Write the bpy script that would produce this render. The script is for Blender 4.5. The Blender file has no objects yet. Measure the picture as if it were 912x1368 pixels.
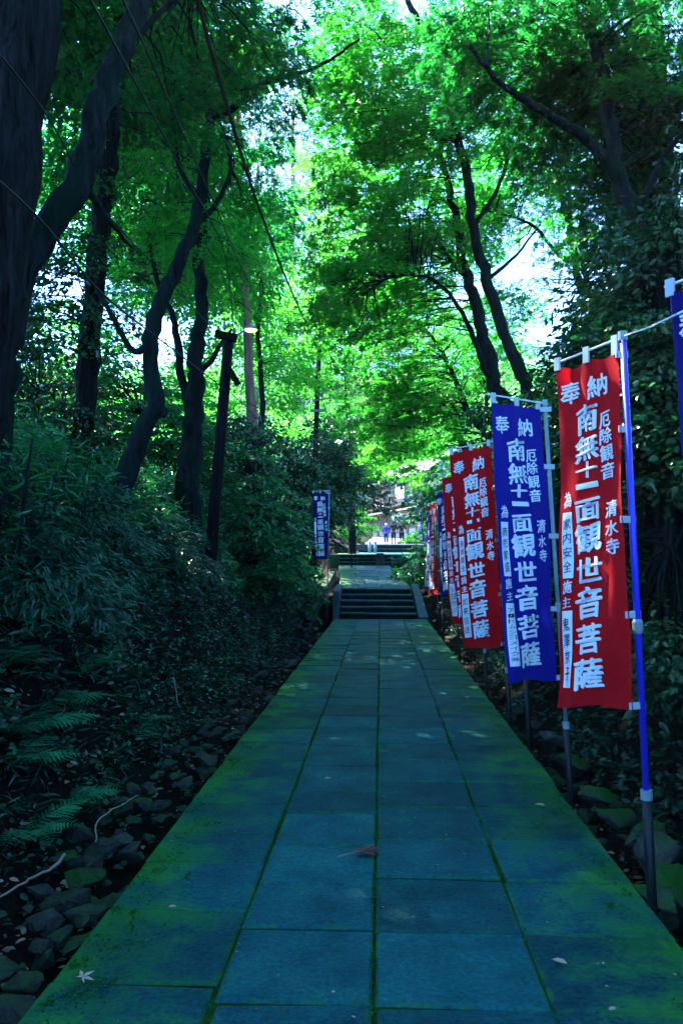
import bpy, bmesh, math, random
import numpy as np
from mathutils import Vector, Matrix

random.seed(7)
rng = np.random.default_rng(11)
S = bpy.context.scene
COL = S.collection
R = math.radians
HAZE = 0.0003

# ------------------------------------------------------------------ camera
F, CX, CY, VX, VY, EYE = 1064.0, 456.0, 684.0, 508.0, 748.0, 1.65
cam_d = bpy.data.cameras.new("camera")
cam_d.sensor_fit = 'VERTICAL'
cam_d.sensor_height = 36.0
cam_d.lens = F / 1368.0 * 36.0
cam_d.clip_start, cam_d.clip_end = 0.05, 3000
cam = bpy.data.objects.new("camera", cam_d)
COL.objects.link(cam)
YAW, PITCH = math.atan((VX - CX) / F), math.atan((VY - CY) / F)
cam.location = (0, 0, EYE)
cam.rotation_euler = (math.pi / 2 + PITCH, 0, YAW)
S.camera = cam
CM = cam.rotation_euler.to_matrix()

# ------------------------------------------------------------------ world, sun, exposure
SUN_EL, SUN_AZ = R(55), R(-42)            # azimuth measured from +Y towards +X
W = bpy.data.worlds.new("World")
S.world = W
W.use_nodes = True
nt = W.node_tree
bg = nt.nodes['Background']
sky = nt.nodes.new('ShaderNodeTexSky')
sky.sky_type = 'NISHITA'
sky.sun_disc = False
sky.sun_elevation, sky.sun_rotation = SUN_EL, SUN_AZ
sky.air_density, sky.dust_density, sky.ozone_density = 1.0, 0.8, 6.0
tint = nt.nodes.new('ShaderNodeMix'); tint.data_type = 'RGBA'; tint.blend_type = 'MULTIPLY'
tint.inputs[0].default_value = 1.0
tint.inputs[7].default_value = (.54, .80, 1.14, 1)       # the blue cast of the whole photograph's daylight
nt.links.new(sky.outputs[0], tint.inputs[6])
nt.links.new(tint.outputs[2], bg.inputs[0])
bg.inputs[1].default_value = 0.10
sd = bpy.data.lights.new("sun", 'SUN')
sd.energy, sd.angle, sd.color = 5.0, R(0.5), (1.0, 0.95, 0.84)
so = bpy.data.objects.new("sun", sd)
COL.objects.link(so)
sdir = Vector((math.sin(SUN_AZ) * math.cos(SUN_EL), math.cos(SUN_AZ) * math.cos(SUN_EL), math.sin(SUN_EL)))
so.rotation_euler = sdir.to_track_quat('Z', 'Y').to_euler()
so.location = (0, 20, 60)
S.view_settings.view_transform = 'Standard'
S.view_settings.look = 'None'
S.view_settings.gamma = 1
S.view_settings.exposure = 3.55
cy = S.cycles
cy.max_bounces, cy.diffuse_bounces, cy.glossy_bounces, cy.transmission_bounces = 7, 4, 2, 5
cy.transparent_max_bounces = 4
cy.use_denoising = True
cy.sample_clamp_indirect = 6


def P(px, py, d):
    """the place seen at photo pixel (px, py) at distance d along the path"""
    v = CM @ Vector(((px - CX) / F, (CY - py) / F, -1.0))
    return Vector((v.x * d / v.y, d, EYE + v.z * d / v.y))


# ------------------------------------------------------------------ terrain functions
def prof(y):
    return np.interp(y, [-80, 22.4, 24.5, 33, 34, 41, 42, 68, 73, 85, 105, 150, 260, 700],
                     [0, 0, .80, 1.43, 1.88, 2.02, 2.42, 3.0, 3.35, 4.05, 5.0, 20, 55, 75])


def pcx(y):
    return np.interp(y, [-80, 24.5, 33, 41, 68, 90], [0, -.14, -.70, .6, 1.0, 1.6])


def ground_z(x, y):
    x = np.asarray(x, float); y = np.asarray(y, float)
    u = x - pcx(y)
    L = np.interp(-u, [0, 1.16, 1.32, 1.95, 2.25, 2.6, 3.0, 3.6, 5, 8, 20, 60, 500], [-.25, -.25, -.46, -.46, .1, .95, 1.8, 2.5, 3.1, 3.9, 7, 12, 20])
    Rr = np.interp(u, [0, 1.16, 1.32, 1.7, 2.05, 2.6, 3.1, 3.7, 5, 8, 20, 60, 500], [-.25, -.25, -.40, -.36, -.1, .75, 1.8, 2.4, 3.1, 4.2, 7, 12, 20])
    b = np.where(u < 0, L, Rr)
    f = np.interp(y, [26, 40, 90], [1, .35, .15])
    b = np.where(b > 0, b * f, b)
    amp = np.clip((np.abs(u) - 1.35) / 1.5, 0, 1)
    n = .10 * np.sin(x * 2.1 + y * 1.3) + .08 * np.sin(y * 2.9 - x * 1.7 + 1) + .05 * np.sin(5.1 * x + 4.3 * y)
    return prof(y) + b + amp * n


def gz(x, y):
    return float(ground_z(x, y))


# ------------------------------------------------------------------ object helpers
def link(name, data, parent=None, loc=None):
    o = bpy.data.objects.new(name, data)
    COL.objects.link(o)
    if parent is not None:
        o.parent = parent
    if loc is not None:
        o.location = loc
    return o


def tag(o, label=None, cat=None, group=None, kind=None):
    if label: o['label'] = label
    if cat: o['category'] = cat
    if group: o['group'] = group
    if kind: o['kind'] = kind
    return o


def empty(name, loc, label=None, cat=None, group=None, rz=0):
    o = link(name, None, None, loc)
    o.empty_display_size = .2
    o.rotation_euler = (0, 0, rz)
    return tag(o, label, cat, group)


def mesh(name, V, Fc, mat=None, smooth=False, attrs=None, uv=None):
    """V (n,3); Fc list of tuples or an (m,k) array"""
    me = bpy.data.meshes.new(name)
    V = np.ascontiguousarray(V, dtype=np.float32).reshape(-1, 3)
    if isinstance(Fc, np.ndarray):
        m, k = Fc.shape
        me.vertices.add(len(V)); me.vertices.foreach_set('co', V.ravel())
        me.loops.add(m * k); me.loops.foreach_set('vertex_index', Fc.astype(np.int32).ravel())
        me.polygons.add(m)
        me.polygons.foreach_set('loop_start', np.arange(0, m * k, k, dtype=np.int32))
        me.polygons.foreach_set('loop_total', np.full(m, k, dtype=np.int32))
        me.update(calc_edges=True)
    else:
        me.from_pydata(V.tolist(), [], Fc)
        me.update()
    if smooth:
        me.polygons.foreach_set('use_smooth', np.ones(len(me.polygons), dtype=bool))
    for k, a in (attrs or {}).items():
        at = me.attributes.new(k, 'FLOAT', 'POINT')
        at.data.foreach_set('value', np.asarray(a, np.float32))
    if mat is not None:
        me.materials.append(mat)
    return me


class MB:
    """collects shapes into ONE mesh"""
    def __init__(s):
        s.v, s.f, s.n = [], [], 0

    def add(s, V, Fc):
        s.v.append(np.asarray(V, float).reshape(-1, 3))
        s.f += [tuple(i + s.n for i in f) for f in Fc]
        s.n += len(s.v[-1])
        return s

    def box(s, c, size, M=None):
        c = Vector(c); h = Vector(size) / 2
        V = []
        for dx in (-1, 1):
            for dy in (-1, 1):
                for dz in (-1, 1):
                    p = Vector((dx * h.x, dy * h.y, dz * h.z))
                    if M is not None: p = M @ p
                    V.append(c + p)
        return s.add(V, [(0, 1, 3, 2), (4, 6, 7, 5), (0, 4, 5, 1), (2, 3, 7, 6), (0, 2, 6, 4), (1, 5, 7, 3)])

    def hexa(s, pts):
        """8 points: bottom quad (ccw from above) then top quad"""
        return s.add(pts, [(3, 2, 1, 0), (4, 5, 6, 7), (0, 1, 5, 4), (1, 2, 6, 5), (2, 3, 7, 6), (3, 0, 4, 7)])

    def beam(s, p, q, w, h=None, up=(0, 0, 1)):
        p, q = Vector(p), Vector(q); h = h or w
        d = (q - p).normalized(); a = d.cross(Vector(up))
        if a.length < 1e-4: a = d.cross(Vector((1, 0, 0)))
        a.normalize(); b = a.cross(d)
        pts = [e + a * i * w / 2 + b * j * h / 2 for e in (p, q) for i, j in ((-1, -1), (1, -1), (1, 1), (-1, 1))]
        return s.hexa(pts)

    def tube(s, pts, radii, sides=8, cap=True, rough=0.0):
        V, Fc = tube(pts, radii, sides, cap, rough)
        return s.add(V, Fc)

    def build(s, name, mat, parent=None, base=None, smooth=False, bevel=0):
        V = np.concatenate(s.v)
        if base is not None: V = V - np.asarray(base)
        me = mesh(name, V, s.f, mat, smooth)
        o = link(name, me, parent)
        if parent is None and base is not None: o.location = base
        if bevel:
            m = o.modifiers.new('bevel', 'BEVEL'); m.width = bevel; m.segments = 2; m.limit_method = 'ANGLE'
        return o


def tube(pts, radii, sides=8, cap=True, rough=0.0):
    pts = [Vector(p) for p in pts]; n = len(pts)
    V, Fc = [], []
    t0 = (pts[1] - pts[0]).normalized()
    a = t0.orthogonal().normalized()
    for i, p in enumerate(pts):
        t = (pts[min(i + 1, n - 1)] - pts[max(i - 1, 0)]).normalized()
        a = (a - t * a.dot(t)).normalized(); b = t.cross(a)
        for k in range(sides):
            th = 2 * math.pi * k / sides
            r = radii[i] * (1 + rough * (math.sin(k * 2.4 + i * .7) * .5 + math.sin(k * 5.3 - i * 1.1) * .5 + random.uniform(-.5, .5)))
            V.append(p + (a * math.cos(th) + b * math.sin(th)) * r)
    for i in range(n - 1):
        for k in range(sides):
            k2 = (k + 1) % sides
            Fc.append((i * sides + k, i * sides + k2, (i + 1) * sides + k2, (i + 1) * sides + k))
    if cap:
        Fc.append(tuple(range(sides - 1, -1, -1)))
        Fc.append(tuple((n - 1) * sides + k for k in range(sides)))
    return V, Fc


def smooth_path(pts, radii, sub=5, wob=0.0):
    pts = [Vector(p) for p in pts]; n = len(pts); out, rr = [], []
    for i in range(n - 1):
        p0, p1, p2, p3 = pts[max(i - 1, 0)], pts[i], pts[i + 1], pts[min(i + 2, n - 1)]
        for k in range(sub):
            t = k / sub
            q = .5 * ((2 * p1) + (p2 - p0) * t + (2 * p0 - 5 * p1 + 4 * p2 - p3) * t * t + (3 * p1 - p0 - 3 * p2 + p3) * t ** 3)
            if wob and (i or k): q = q + Vector((random.gauss(0, wob), random.gauss(0, wob), random.gauss(0, wob)))
            out.append(q); rr.append(radii[i] * (1 - t) + radii[i + 1] * t)
    out.append(pts[-1]); rr.append(radii[-1])
    return out, rr


# ------------------------------------------------------------------ materials
def mat_new(name):
    m = bpy.data.materials.new(name); m.use_nodes = True
    nt = m.node_tree
    b = nt.nodes['Principled BSDF']
    return m, nt, b


def N(nt, t, **kw):
    n = nt.nodes.new(t)
    for k, v in kw.items(): setattr(n, k, v)
    return n


def ramp(nt, fac, stops):
    r = N(nt, 'ShaderNodeValToRGB')
    el = r.color_ramp.elements
    while len(el) < len(stops): el.new(.5)
    for e, (p, c) in zip(el, stops):
        e.position = p; e.color = (*c, 1) if len(c) == 3 else c
    nt.links.new(fac, r.inputs[0])
    return r.outputs[0]


def noise(nt, scale, detail=4, rough=.6, vec=None, coord='Object', stretch=None):
    tc = N(nt, 'ShaderNodeTexCoord')
    src = vec or tc.outputs[coord]
    if stretch:
        mp = N(nt, 'ShaderNodeMapping'); mp.inputs['Scale'].default_value = stretch
        nt.links.new(src, mp.inputs[0]); src = mp.outputs[0]
    n = N(nt, 'ShaderNodeTexNoise')
    n.inputs['Scale'].default_value, n.inputs['Detail'].default_value, n.inputs['Roughness'].default_value = scale, detail, rough
    nt.links.new(src, n.inputs['Vector'])
    return n.outputs['Fac']


def mix(nt, a, b, fac, mode='MIX'):
    m = N(nt, 'ShaderNodeMix', data_type='RGBA', blend_type=mode)
    for sck, v in ((m.inputs[0], fac), (m.inputs[6], a), (m.inputs[7], b)):
        if isinstance(v, (int, float)): sck.default_value = v
        elif isinstance(v, tuple): sck.default_value = (*v, 1)
        else: nt.links.new(v, sck)
    return m.outputs[2]


def bump(nt, b, h, strength=.4, dist=.02):
    bp = N(nt, 'ShaderNodeBump')
    bp.inputs['Strength'].default_value, bp.inputs['Distance'].default_value = strength, dist
    nt.links.new(h, bp.inputs['Height']); nt.links.new(bp.outputs[0], b.inputs['Normal'])


def simple(name, c, rough=.6, metal=0, vary=.25, scale=8, bmp=0.0, stretch=None, spec=.3):
    m, nt, b = mat_new(name)
    n = noise(nt, scale, stretch=stretch)
    lo = tuple(x * (1 - vary) for x in c); hi = tuple(min(1, x * (1 + vary)) for x in c)
    nt.links.new(ramp(nt, n, [(.3, lo), (.7, hi)]), b.inputs['Base Color'])
    b.inputs['Roughness'].default_value, b.inputs['Metallic'].default_value = rough, metal
    b.inputs['Specular IOR Level'].default_value = spec
    if bmp: bump(nt, b, n, bmp)
    return m


def leaf_mat(name, dark, light, trans, tw=.45, rough=.45, spec=.25):
    """leaf: diffuse + gloss, and light coming through; 'tint' varies leaf to leaf"""
    m, nt, b = mat_new(name)
    at = N(nt, 'ShaderNodeAttribute', attribute_name='tint')
    c = ramp(nt, at.outputs['Fac'], [(0, dark), (1, light)])
    nt.links.new(c, b.inputs['Base Color'])
    b.inputs['Roughness'].default_value = rough
    b.inputs['Specular IOR Level'].default_value = spec
    tr = N(nt, 'ShaderNodeBsdfTranslucent')
    tc = mix(nt, tuple(x * .6 for x in trans), trans, at.outputs['Fac'])
    nt.links.new(tc, tr.inputs[0])
    ms = N(nt, 'ShaderNodeMixShader'); ms.inputs[0].default_value = tw
    nt.links.new(b.outputs[0], ms.inputs[1]); nt.links.new(tr.outputs[0], ms.inputs[2])
    nt.links.new(ms.outputs[0], nt.nodes['Material Output'].inputs[0])
    return m


def bark_mat(name, c1, c2, stretch=(1, 1, .18), scale=14, moss=None):
    m, nt, b = mat_new(name)
    n = noise(nt, scale, 6, .65, stretch=stretch)
    n2 = noise(nt, 2.2, 3)
    c = ramp(nt, n, [(.35, c1), (.65, c2)])
    if moss:
        f = ramp(nt, n2, [(.45, (0, 0, 0)), (.62, (1, 1, 1))])
        c = mix(nt, c, moss, f)
    nt.links.new(c, b.inputs['Base Color'])
    b.inputs['Roughness'].default_value = .85
    b.inputs['Specular IOR Level'].default_value = .06
    bump(nt, b, n, 1.0, .05)
    return m


M = {}
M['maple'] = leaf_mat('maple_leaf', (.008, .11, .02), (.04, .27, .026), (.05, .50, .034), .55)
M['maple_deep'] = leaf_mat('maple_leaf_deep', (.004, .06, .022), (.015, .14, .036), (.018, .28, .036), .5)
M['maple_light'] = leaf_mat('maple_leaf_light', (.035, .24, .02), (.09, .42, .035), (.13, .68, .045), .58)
M['evergreen'] = leaf_mat('evergreen_leaf', (.006, .045, .022), (.018, .11, .035), (.01, .10, .02), .22, .3, .5)
M['conifer'] = leaf_mat('hazed_conifer_leaf', (.05, .13, .11), (.14, .27, .22), (.10, .26, .16), .3, .6)  # lightened and blued: distance haze put into the leaf colour
M['bamboo'] = leaf_mat('bamboo_leaf', (.003, .06, .026), (.025, .25, .065), (.02, .28, .045), .35, .28, .5)
M['fern'] = leaf_mat('fern_leaf', (.012, .12, .06), (.05, .30, .13), (.03, .25, .06), .35, .45, .4)
M['ivy'] = leaf_mat('ivy_leaf', (.002, .02, .013), (.014, .10, .05), (.01, .10, .03), .2, .35, .3)
M['dead'] = leaf_mat('fallen_leaf', (.05, .03, .02), (.50, .34, .26), (.2, .1, .05), .2, .6)
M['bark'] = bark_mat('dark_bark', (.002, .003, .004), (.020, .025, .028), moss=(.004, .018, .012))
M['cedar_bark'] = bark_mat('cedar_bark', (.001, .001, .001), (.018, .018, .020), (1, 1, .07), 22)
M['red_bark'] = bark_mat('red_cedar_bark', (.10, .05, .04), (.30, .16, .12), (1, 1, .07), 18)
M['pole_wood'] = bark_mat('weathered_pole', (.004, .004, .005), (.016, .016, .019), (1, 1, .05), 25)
M['white_cloth'] = simple('white_tab_cloth', (.42, .50, .56), .8, vary=.06)
M['white_print'] = simple('white_print', (.72, .78, .86), .8, vary=.04)
M['ink'] = simple('black_ink', (.015, .015, .03), .8)
M['blue_pole'] = simple('blue_plastic_pole', (.02, .03, .70), .35, vary=.08, spec=.5)
M['grey_pole'] = simple('grey_plastic_pole', (.16, .26, .30), .4, vary=.15)
M['sleeve'] = simple('dark_steel_sleeve', (.006, .011, .013), .5, vary=.4, scale=5, bmp=.1)
M['joint'] = simple('pale_joint', (.22, .32, .36), .4)
M['cable'] = simple('black_cable', (.002, .002, .003), .6)
M['cord'] = simple('white_cord', (.6, .66, .68), .7)
M['metal'] = simple('galvanised_metal', (.22, .25, .27), .45, .6)
M['twig'] = simple('dry_twig', (.22, .16, .13), .8)


def cloth(name, c, trans):
    m, nt, b = mat_new(name)
    n = noise(nt, 3, 3)
    w = noise(nt, 400, 2, stretch=(1, 1, 1))
    nt.links.new(ramp(nt, n, [(.3, tuple(x * .85 for x in c)), (.7, tuple(min(1, x * 1.1) for x in c))]), b.inputs['Base Color'])
    b.inputs['Roughness'].default_value = .85
    b.inputs['Specular IOR Level'].default_value = .1
    b.inputs['Sheen Weight'].default_value = .05
    bump(nt, b, w, .15, .002)
    tr = N(nt, 'ShaderNodeBsdfTranslucent'); tr.inputs[0].default_value = (*trans, 1)
    ms = N(nt, 'ShaderNodeMixShader'); ms.inputs[0].default_value = .28
    nt.links.new(b.outputs[0], ms.inputs[1]); nt.links.new(tr.outputs[0], ms.inputs[2])
    nt.links.new(ms.outputs[0], nt.nodes['Material Output'].inputs[0])
    return m


M['red_cloth'] = cloth('red_cloth', (.60, .005, .010), (.66, .008, .014))
M['blue_cloth'] = cloth('blue_cloth', (.012, .012, .26), (.012, .015, .42))
M['navy_cloth'] = cloth('navy_cloth', (.008, .009, .12), (.008, .01, .2))


def stone_mat(name, base1, base2, moss_edge=False, moss=(.02, .10, .012), moss_lo=.55, moss_hi=.7, scale=3.0, top_only=True, rough=.62):
    m, nt, b = mat_new(name)
    oi = N(nt, 'ShaderNodeObjectInfo')
    geo = N(nt, 'ShaderNodeNewGeometry')
    n1 = noise(nt, scale, 7, .62, vec=geo.outputs['Position'])
    n2 = noise(nt, scale * 14, 4, .7, vec=geo.outputs['Position'])
    n3 = noise(nt, scale * .45, 3, .55, vec=geo.outputs['Position'])
    c = ramp(nt, n1, [(.3, base1), (.72, base2)])
    hv = N(nt, 'ShaderNodeHueSaturation')
    mr = N(nt, 'ShaderNodeMapRange'); mr.inputs[3].default_value, mr.inputs[4].default_value = .70, 1.32
    nt.links.new(oi.outputs['Random'], mr.inputs[0]); nt.links.new(mr.outputs[0], hv.inputs['Value'])
    nt.links.new(c, hv.inputs['Color'])
    c = hv.outputs[0]
    c = mix(nt, c, ramp(nt, n2, [(.28, (.5, .5, .5)), (.5, (.95, .95, .95)), (.72, (1.5, 1.5, 1.5))]), 1.0, 'MULTIPLY')
    # warm lichen stains
    c = mix(nt, c, (.09, .075, .02), ramp(nt, noise(nt, scale * 1.3, 5, .7, vec=geo.outputs['Position'], stretch=(1, 1.3, 1)), [(.62, (0, 0, 0)), (.78, (.45, .45, .45))]))
    if moss_edge:
        sp = N(nt, 'ShaderNodeSeparateXYZ'); nt.links.new(geo.outputs['Position'], sp.inputs[0])
        ab = N(nt, 'ShaderNodeMath', operation='ABSOLUTE'); nt.links.new(sp.outputs[0], ab.inputs[0])
        ma = N(nt, 'ShaderNodeMapRange'); ma.inputs[1].default_value, ma.inputs[2].default_value = .5, 1.3
        ma.inputs[3].default_value, ma.inputs[4].default_value = -.08, .25
        nt.links.new(ab.outputs[0], ma.inputs[0])
        ad = N(nt, 'ShaderNodeMath', operation='ADD')
        sm = N(nt, 'ShaderNodeMath', operation='ADD')
        hf = N(nt, 'ShaderNodeMath', operation='MULTIPLY'); hf.inputs[1].default_value = .35
        nt.links.new(n2, hf.inputs[0])
        nt.links.new(n1, sm.inputs[0]); nt.links.new(hf.outputs[0], sm.inputs[1])
        nt.links.new(sm.outputs[0], ad.inputs[0]); nt.links.new(ma.outputs[0], ad.inputs[1])
        f = ramp(nt, ad.outputs[0], [(.70, (0, 0, 0)), (1.0, (.92, .92, .92))])
        mc = ramp(nt, n3, [(.35, (moss[0] * .6, moss[1] * .62, moss[2])), (.65, (moss[0] * 1.7, moss[1] * 1.3, moss[2] * .9))])
        c = mix(nt, c, mc, f)
        rim = N(nt, 'ShaderNodeAttribute', attribute_name='rim')
        rn = noise(nt, 7, 5, .7, vec=geo.outputs['Position'])
        rm = N(nt, 'ShaderNodeMath', operation='MULTIPLY'); nt.links.new(rim.outputs['Fac'], rm.inputs[0]); nt.links.new(rn, rm.inputs[1])
        c = mix(nt, c, mc, ramp(nt, rm.outputs[0], [(.42, (0, 0, 0)), (.75, (.8, .8, .8))]))
    else:
        sz = N(nt, 'ShaderNodeSeparateXYZ'); nt.links.new(geo.outputs['Normal'], sz.inputs[0])
        up = N(nt, 'ShaderNodeMapRange'); up.inputs[1].default_value, up.inputs[2].default_value = -.2, .9
        up.inputs[3].default_value, up.inputs[4].default_value = -.16, .12
        nt.links.new(sz.outputs[2], up.inputs[0])
        rr = N(nt, 'ShaderNodeMapRange'); rr.inputs[3].default_value, rr.inputs[4].default_value = -.16, .12
        r2 = N(nt, 'ShaderNodeMath', operation='FRACT'); r3 = N(nt, 'ShaderNodeMath', operation='MULTIPLY'); r3.inputs[1].default_value = 7.31
        nt.links.new(oi.outputs['Random'], r3.inputs[0]); nt.links.new(r3.outputs[0], r2.inputs[0]); nt.links.new(r2.outputs[0], rr.inputs[0])
        a1 = N(nt, 'ShaderNodeMath', operation='ADD'); a2 = N(nt, 'ShaderNodeMath', operation='ADD')
        nt.links.new(n1, a1.inputs[0]); nt.links.new(up.outputs[0], a1.inputs[1])
        nt.links.new(a1.outputs[0], a2.inputs[0]); nt.links.new(rr.outputs[0], a2.inputs[1])
        f = ramp(nt, a2.outputs[0], [(moss_lo, (0, 0, 0)), (moss_hi, (1, 1, 1))])
        c = mix(nt, c, moss, f)
    nt.links.new(c, b.inputs['Base Color'])
    b.inputs['Roughness'].default_value = rough
    b.inputs['Specular IOR Level'].default_value = .09
    bump(nt, b, n2, .6, .015)
    return m


M['slab'] = stone_mat('slab_stone', (.0012, .038, .052), (.005, .098, .112), moss_edge=True, moss=(.014, .145, .016))
M['step'] = stone_mat('step_stone', (.018, .055, .062), (.06, .115, .12), moss_lo=.55, moss_hi=.75)
M['upper_slab'] = stone_mat('upper_slab_stone', (.012, .055, .062), (.035, .10, .105), moss_edge=True, moss=(.05, .17, .015))
M['rock'] = stone_mat('gutter_rock', (.008, .013, .013), (.062, .062, .056), moss=(.008, .050, .009), moss_lo=.46, moss_hi=.80, scale=5)
M['joint_moss'] = simple('joint_moss', (.007, .034, .005), .95, vary=.85, scale=5, bmp=.8, spec=.05)
M['joint_pale'] = simple('pale_joint_grit', (.12, .16, .16), .9, vary=.3, scale=6, spec=.1)


def ground_mat():
    m, nt, b = mat_new('forest_soil')
    geo = N(nt, 'ShaderNodeNewGeometry')
    n1 = noise(nt, 2.5, 8, .7, vec=geo.outputs['Position']); n2 = noise(nt, 30, 5, .7, vec=geo.outputs['Position'])
    c = ramp(nt, n1, [(.3, (.004, .004, .004)), (.55, (.014, .011, .009)), (.75, (.006, .016, .006))])
    c = mix(nt, c, ramp(nt, n2, [(.3, (.4, .4, .4)), (.7, (1.5, 1.4, 1.3))]), 1.0, 'MULTIPLY')
    nt.links.new(c, b.inputs['Base Color']); b.inputs['Roughness'].default_value = .9; b.inputs['Specular IOR Level'].default_value = .05
    bump(nt, b, n2, .8, .05)
    return m


M['soil'] = ground_mat()

# ------------------------------------------------------------------ ground sheet
def build_ground():
    xs = np.unique(np.concatenate([np.linspace(-600, -70, 14), np.linspace(-70, -12, 24), np.arange(-12, -4, .5), np.arange(-4, 4.01, .16),
                                   np.arange(4, 12, .5), np.linspace(12, 70, 24), np.linspace(70, 600, 14)]))
    ys = np.unique(np.concatenate([np.linspace(-80, -6, 12), np.arange(-6, 30, .25), np.arange(30, 110, 1.5), np.linspace(110, 700, 30)]))
    X, Y = np.meshgrid(xs, ys)
    Z = ground_z(X, Y) + rng.normal(0, .012, X.shape)
    V = np.stack([X, Y, Z], -1).reshape(-1, 3)
    nx, ny = len(xs), len(ys)
    i = (np.arange(ny - 1)[:, None] * nx + np.arange(nx - 1)[None, :]).ravel()
    Fq = np.stack([i, i + 1, i + nx + 1, i + nx], 1)
    tag(link('ground', mesh('ground', V, Fq, M['soil'], True)), kind='structure')


build_ground()

# ------------------------------------------------------------------ paved path: bed with slabs
def bevel_slab(name, x0, x1, y0, y1, z, th, mat, parent, jit=.004, zt=None):
    """one stone slab with worn rim; zt gives the z of its four top corners"""
    zt = zt or [z + max(-.007, min(.007, random.gauss(0, jit))) for _ in range(4)]
    zm = sum(zt) / 4
    zt = [zm + (t - zm) for t in zt]
    j = lambda: random.uniform(-.006, .006)
    c = [(x0 + j(), y0 + j()), (x1 + j(), y0 + j()), (x1 + j(), y1 + j()), (x0 + j(), y1 + j())]
    cx_, cy_ = (x0 + x1) / 2, (y0 + y1) / 2
    V = []
    for (x, y), t in zip(c, zt): V.append((x - cx_, y - cy_, t - th))
    for (x, y), t in zip(c, zt): V.append((x - cx_, y - cy_, t - .010))
    for (x, y), t in zip(c, zt):
        V.append((x - cx_ - math.copysign(.012, x - cx_), y - cy_ - math.copysign(.012, y - cy_), t))
    for ins, q in ((.035, 0), (.085, 0)):
        for (x, y), t in zip(c, zt):
            V.append((x - cx_ - math.copysign(ins, x - cx_), y - cy_ - math.copysign(ins, y - cy_), t + random.uniform(-.0008, .0008)))
    Fc = [(3, 2, 1, 0), (16, 17, 18, 19)]
    for a in (0, 4, 8, 12):
        for k in range(4):
            k2 = (k + 1) % 4
            Fc.append((a + k, a + k2, a + 4 + k2, a + 4 + k))
    o = link(name, mesh(name, V, Fc, mat, attrs={'rim': [1] * 12 + [.55] * 4 + [0] * 4}), parent, (cx_, cy_, 0))
    return o


bed = MB()
bed.hexa([(-1.27, -3, -.3), (1.255, -3, -.3), (1.255, 22.42, -.3), (-1.27, 22.42, -.3), (-1.27, -3, -.013), (1.255, -3, -.013), (1.255, 22.42, -.013), (-1.27, 22.42, -.013)])
path = tag(bed.build('stone_path', M['joint_moss']), kind='structure')
cols = [(-1.295, -.640), (-.626, -.037), (-.022, .623), (.635, 1.28)]
for ci, (a, b_) in enumerate(cols):
    known = [[1.4, 1.95, 2.55, 3.18, 3.84, 4.43, 4.88, 5.5], [1.3, 1.85, 2.45, 3.06, 3.67, 4.16, 4.71, 5.30, 5.78, 6.5, 7.2, 7.95],
             [1.3, 1.85, 2.45, 3.06, 3.67, 4.26, 4.85, 5.43], [1.25, 1.85, 2.45, 3.06, 3.67, 4.25, 4.87, 5.5]][ci]
    ys = [-3 + i * .615 for i in range(7)] + known
    while ys[-1] < 21.7: ys.append(ys[-1] + random.uniform(.56, .66))
    ys.append(22.42)
    for y0, y1 in zip(ys[:-1], ys[1:]):
        g = .006
        bevel_slab('slab', a + random.uniform(-.006, .004), b_ + random.uniform(-.004, .006), y0 + g, y1 - g, 0, .12, M['slab'], path, jit=.0045 + .0025 * (y0 > 5))

# ------------------------------------------------------------------ stairs, landing, upper path
stairs = tag(MB().hexa([(-1.2, 22.45, -.3), (.95, 22.45, -.3), (.95, 24.5, -.3), (-1.2, 24.5, -.3), (-1.2, 22.45, -.05), (.95, 22.45, -.05), (.95, 24.5, .5), (-1.2, 24.5, .5)]).build('stone_stairs', M['soil']), kind='structure')


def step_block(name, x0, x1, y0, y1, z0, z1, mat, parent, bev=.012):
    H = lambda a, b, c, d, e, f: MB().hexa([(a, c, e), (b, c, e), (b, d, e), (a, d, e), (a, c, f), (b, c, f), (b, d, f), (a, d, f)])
    o = H(x0, x1, y0 + .035, y1, z0, z1 - .05).build(name, M['shaded_riser'], parent)
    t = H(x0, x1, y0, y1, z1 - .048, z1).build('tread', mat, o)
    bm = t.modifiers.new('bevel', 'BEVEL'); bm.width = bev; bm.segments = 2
    return o


M['shaded_riser'] = stone_mat('shaded_riser_stone', (.003, .010, .012), (.012, .026, .026), moss=(.006, .03, .006), moss_lo=.6, moss_hi=.8)  # shade on the risers put into a stone colour darker than the treads
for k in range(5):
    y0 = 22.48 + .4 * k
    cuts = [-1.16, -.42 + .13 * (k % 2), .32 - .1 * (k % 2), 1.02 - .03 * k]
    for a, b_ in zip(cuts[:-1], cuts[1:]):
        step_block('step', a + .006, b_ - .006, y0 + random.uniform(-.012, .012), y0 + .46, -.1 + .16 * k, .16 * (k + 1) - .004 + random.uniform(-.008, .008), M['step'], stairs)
MB().hexa([(-1.34, 22.4, -.3), (-1.17, 22.4, -.3), (-1.17, 24.7, -.3), (-1.34, 24.7, -.3), (-1.34, 22.4, .78), (-1.17, 22.4, .78), (-1.17, 24.7, .9), (-1.34, 24.7, .9)]).build('side_kerb', M['step'], stairs, bevel=.02)
MB().hexa([(1.06, 22.35, -.3), (1.33, 22.35, -.3), (1.16, 24.8, -.3), (.94, 24.8, -.3), (1.06, 22.35, .06), (1.33, 22.35, .06), (1.16, 24.8, .92), (.94, 24.8, .92)]).build('side_kerb', M['step'], stairs, bevel=.02)

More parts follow.
